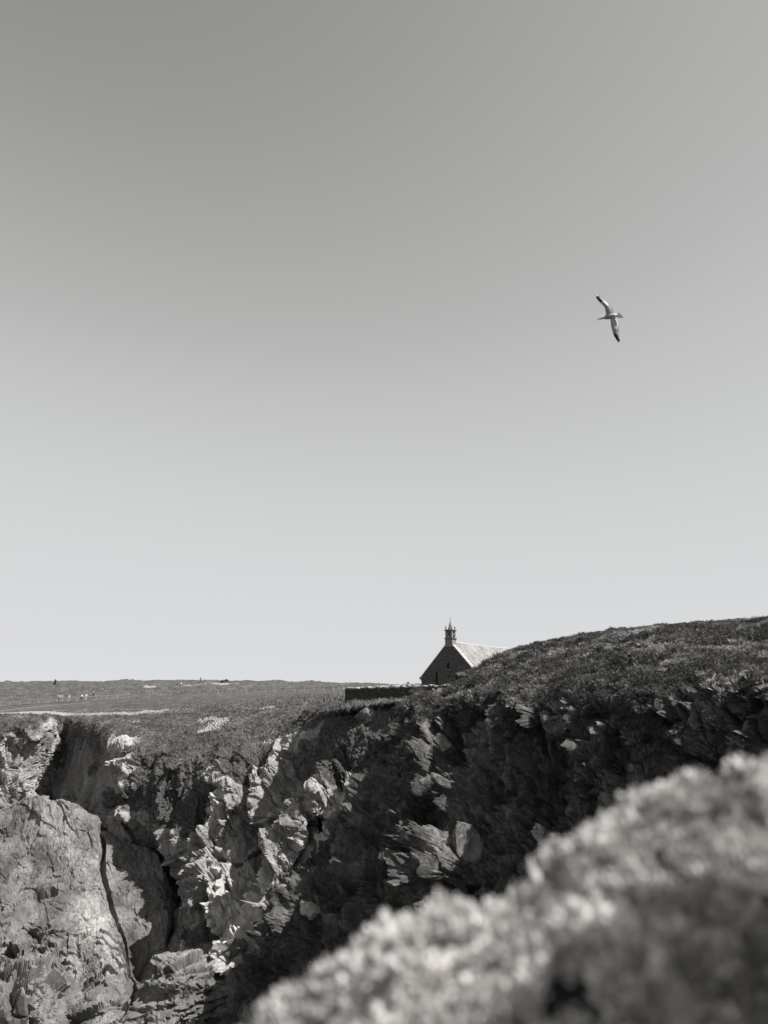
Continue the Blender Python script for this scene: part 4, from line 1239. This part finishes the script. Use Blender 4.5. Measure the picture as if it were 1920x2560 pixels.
# tail fan
tv = []; tf = []
fan = [(1062, 850), (1110, 880), (1150, 925), (1192, 972), (1140, 980), (1085, 978)]
for s in (-.004, .004):
    tv += [gpt(1000, 905, s), gpt(1000, 945, s)] + [gpt(x, y, s + .01 * math.sin(k)) for k, (x, y) in enumerate(fan)]
tf = [(0, 2, 3), (0, 3, 4), (0, 4, 1), (1, 4, 5), (1, 5, 6), (1, 6, 7)]
tf = tf + [tuple(8 + i for i in f[::-1]) for f in tf]
bnd = [0, 2, 3, 4, 5, 6, 7, 1]
tf += [(bnd[i], bnd[(i + 1) % 8], 8 + bnd[(i + 1) % 8]) for i in range(8)] + [(bnd[i], 8 + bnd[(i + 1) % 8], 8 + bnd[i]) for i in range(8)]
mesh_from('tail', tv, tf, m_gw, False, None, gull)
def wing(lead, trail, tipw, bend):
    """lead and trail edges (plan points) -> a cambered wing of real thickness with a white trailing band and black outer hand"""
    n_s, n_c = 60, 18
    t_ = np.linspace(0, 1, n_s)
    def res(pts):
        pts = np.array(pts, float); s = np.concatenate([[0], np.cumsum(np.hypot(*np.diff(pts, axis=0).T))]); s /= s[-1]
        tt = np.interp(t_, s, np.arange(len(pts)))
        return cr(pts, tt)
    A, B = res(lead), res(trail)
    V = []
    for side in (1, -1):
        for i in range(n_s):
            for j in range(n_c):
                f = j / (n_c - 1); p = A[i] * (1 - f) + B[i] * f
                chord = np.hypot(*(A[i] - B[i])) / ppm
                th = (0.10 * chord * (1 - t_[i] * .6) * math.sin(math.pi * f ** .5) + .0025) * side * .5
                hgt = bend * (math.sin(t_[i] * 2.2) * .5) + 0.22 * chord * (math.sin(math.pi * min(1, f * 1.1) ** .6) - 1.3 * max(0, f - .55))
                V.append(gpt(p[0], p[1], hgt + th))
    gf = grid_faces(n_s, n_c)
    F = np.concatenate([gf, gf[:, ::-1] + n_s * n_c])
    rim = [(i * n_c, (i + 1) * n_c) for i in range(n_s - 1)] + [((i + 1) * n_c - 1, (i + 2) * n_c - 1) for i in range(n_s - 1)] + [(j, j + 1) for j in range(n_c - 1)] + [((n_s - 1) * n_c + j, (n_s - 1) * n_c + j + 1) for j in range(n_c - 1)]
    o_ = n_s * n_c
    F = np.concatenate([F, np.array([(a, b_, b_ + o_, a + o_) for a, b_ in rim])])
    mi = []
    for i in range(n_s - 1):
        for j in range(n_c - 1):
            t0, f0 = t_[i], (j + .5) / (n_c - 1)
            k = 1
            if t0 > .62 + .12 * (f0 - .3): k = 2
            if f0 > .80 and t0 < .86: k = 0
            if t0 > .93: k = 0 if f0 < .8 else 2
            if tipw and .33 < t0 < .45 and .35 < f0 < .62: k = 0
            if not tipw and .42 < t0 < .58 and .58 < f0 < .8: k = 0
            mi.append(k)
    mi = mi + mi + [1] * len(rim)
    return mesh_from('wing', V, F, None, False, None, gull, [m_gw, m_gg, m_gb], mi)
wing([(790, 930), (770, 840), (735, 735), (650, 640), (590, 585), (530, 510), (505, 448)], [(960, 930), (950, 850), (915, 770), (860, 690), (790, 615), (690, 555), (610, 490), (545, 440)], False, 0.12)
wing([(880, 960), (893, 1030), (915, 1150), (955, 1275), (1005, 1395), (1070, 1490), (1105, 1545)], [(1005, 960), (1030, 1000), (1080, 1080), (1108, 1200), (1110, 1330), (1135, 1430), (1150, 1500), (1130, 1555)], True, 0.12)

# ------------------------------------------------------------------ blurred plants right in front of the lens
fgc = [  # behind the crest, the crest, then the steep front falling towards the lens: px, py, depth
    [(560, 3000, .66), (760, 2860, .68), (930, 2700, .70), (1230, 2560, .72), (1500, 2400, .74), (1740, 2290, .76), (1960, 2230, .78), (2300, 2160, .82)],
    [(560, 2740, .55), (700, 2600, .56), (860, 2460, .57), (1020, 2350, .575), (1300, 2260, .58), (1560, 2090, .59), (1800, 1985, .60), (2200, 1880, .62)],
    [(600, 2830, .50), (760, 2690, .50), (920, 2560, .51), (1090, 2440, .52), (1360, 2340, .53), (1600, 2180, .54), (1850, 2080, .55), (2230, 1980, .57)],
    [(720, 2960, .46), (900, 2800, .46), (1060, 2640, .47), (1330, 2490, .48), (1580, 2350, .485), (1800, 2260, .49), (2000, 2210, .50), (2350, 2150, .52)],
    [(820, 3160, .43), (1010, 3000, .43), (1180, 2850, .435), (1420, 2690, .44), (1650, 2570, .445), (1850, 2490, .45), (2050, 2450, .46), (2420, 2150, .46)],
    [(900, 3500, .40), (1130, 3400, .40), (1280, 3280, .405), (1490, 3150, .41), (1730, 3020, .415), (1910, 2960, .42), (2100, 2910, .43), (2600, 1000, .38)],  # rightmost points here and next row: unseen bank added to shade the mound
    [(960, 3900, .36), (1200, 3800, .36), (1350, 3650, .365), (1560, 3500, .37), (1800, 3350, .375), (1980, 3280, .38), (2300, 2500, .36), (2800, 500, .31)],
]
FG, ftr, ftc = loft(np.array([[at(*p) for p in r] for r in fgc]), [30, 36, 36, 36, 30, 20], [26, 26, 32, 32, 30, 26, 26])
FN = grid_normals(FG)
if FN[..., 2].mean() < 0: FN = -FN
fr, fc_ = FG.shape[:2]
Pf, Nf = FG.reshape(-1, 3), FN.reshape(-1, 3)
Pf2 = Pf + Nf * (0.008 * fbm(Pf / 0.13, 2) + 0.014 * fbm(Pf / 0.03 + 4, 3) - 0.002)[:, None]
m_soil = plain('dark_peaty_soil', 0.02, 0.4, 60, 0.5, 0.004)
mound = mesh_from('peaty_mound', Pf2, grid_faces(fr, fc_), m_soil, True)
tag(mound, kind='structure')
def sprig_template(nl, seed):
    r = random.Random(seed); V, F = [], []
    for k in range(nl):
        a = k * 2.4 + r.uniform(-.4, .4); h = 0.004 + 0.016 * (k / nl) ; el = 0.35 + 0.9 * (k / nl); ll = r.uniform(.006, .0105); ww = ll * r.uniform(.3, .45)
        d = np.array([math.cos(a) * math.cos(el), math.sin(a) * math.cos(el), math.sin(el)])
        sd_ = np.array([-math.sin(a), math.cos(a), 0]); nn = np.cross(sd_, d)
        c = np.array([0, 0, h]); b0 = len(V)
        V += [c, c + d * ll * .5 + sd_ * ww + nn * ww * .3, c + d * ll - nn * ll * .08, c + d * ll * .5 - sd_ * ww + nn * ww * .3]
        F += [(b0, b0 + 1, b0 + 2), (b0, b0 + 2, b0 + 3)]
    return np.array(V), np.array(F)
m_leaf = leaf_mat('small_pale_leaves', 0.26, 0.95, 0.2)
FGf = Pf2.reshape(fr, fc_, 3)
dens = fbm(Pf / 0.07 + 3, 3).reshape(fr, fc_)
P, N = pick(FGf, FN, (dens > -0.36), 62000, 0.004)
idx_noise = fbm(P / 0.05 + 8, 2)
tn = np.clip(rng.normal(.45, .25, len(P)) + .5 * idx_noise, 0, 1)
scatter('cushion_plants', P, N, rng.uniform(.3, .75, len(P)), tn, [sprig_template(6, 3 + q) for q in range(4)], 'pale small-leaved cushion plants, blurred, close to the lens', 'plants', m_leaf, 0.25)

# a few longer single leaves standing out of the cushion along its crest
st = []
crest_pts = [(1330, 2200, .57, .030), (1345, 2185, .57, .022), (975, 2300, .56, .018), (1480, 2105, .58, .016), (1870, 1905, .58, .02), (1700, 1960, .58, .016), (830, 2440, .55, .014)]
for _ in range(70):
    q = rng.random() * 5.9; k = int(q); A_, B_ = np.array(fgc[1][k]), np.array(fgc[1][k + 1]); m_ = A_ + (B_ - A_) * (q - k)
    crest_pts.append((m_[0], m_[1] - 55 + rng.uniform(-10, 60), m_[2] - rng.uniform(0, .04), rng.uniform(.007, .016)))
for px, py, Y, h in crest_pts:
    c = at(px, py + 40, Y); a = rng.uniform(-.6, .6)
    d = np.array([math.sin(a), 0.2, math.cos(a)]); sd_ = np.array([math.cos(a), 0.3, -math.sin(a)])
    st.append(np.array([c, c + d * h * .5 + sd_ * h * .16, c + d * h, c + d * h * .5 - sd_ * h * .16]))
lv = mesh_from('cushion_leaf', np.concatenate(st), np.arange(4 * len(st)).reshape(-1, 4), leaf_mat('single_leaf', 0.26, 0.95, 0.2, inst=False), True, {'tone': np.full(4 * len(st), .5)})
tag(lv, 'longer single leaves standing out of the blurred cushion plants', 'leaves', kind='stuff')
sm = lv.modifiers.new('thick', 'SOLIDIFY'); sm.thickness = 0.0006
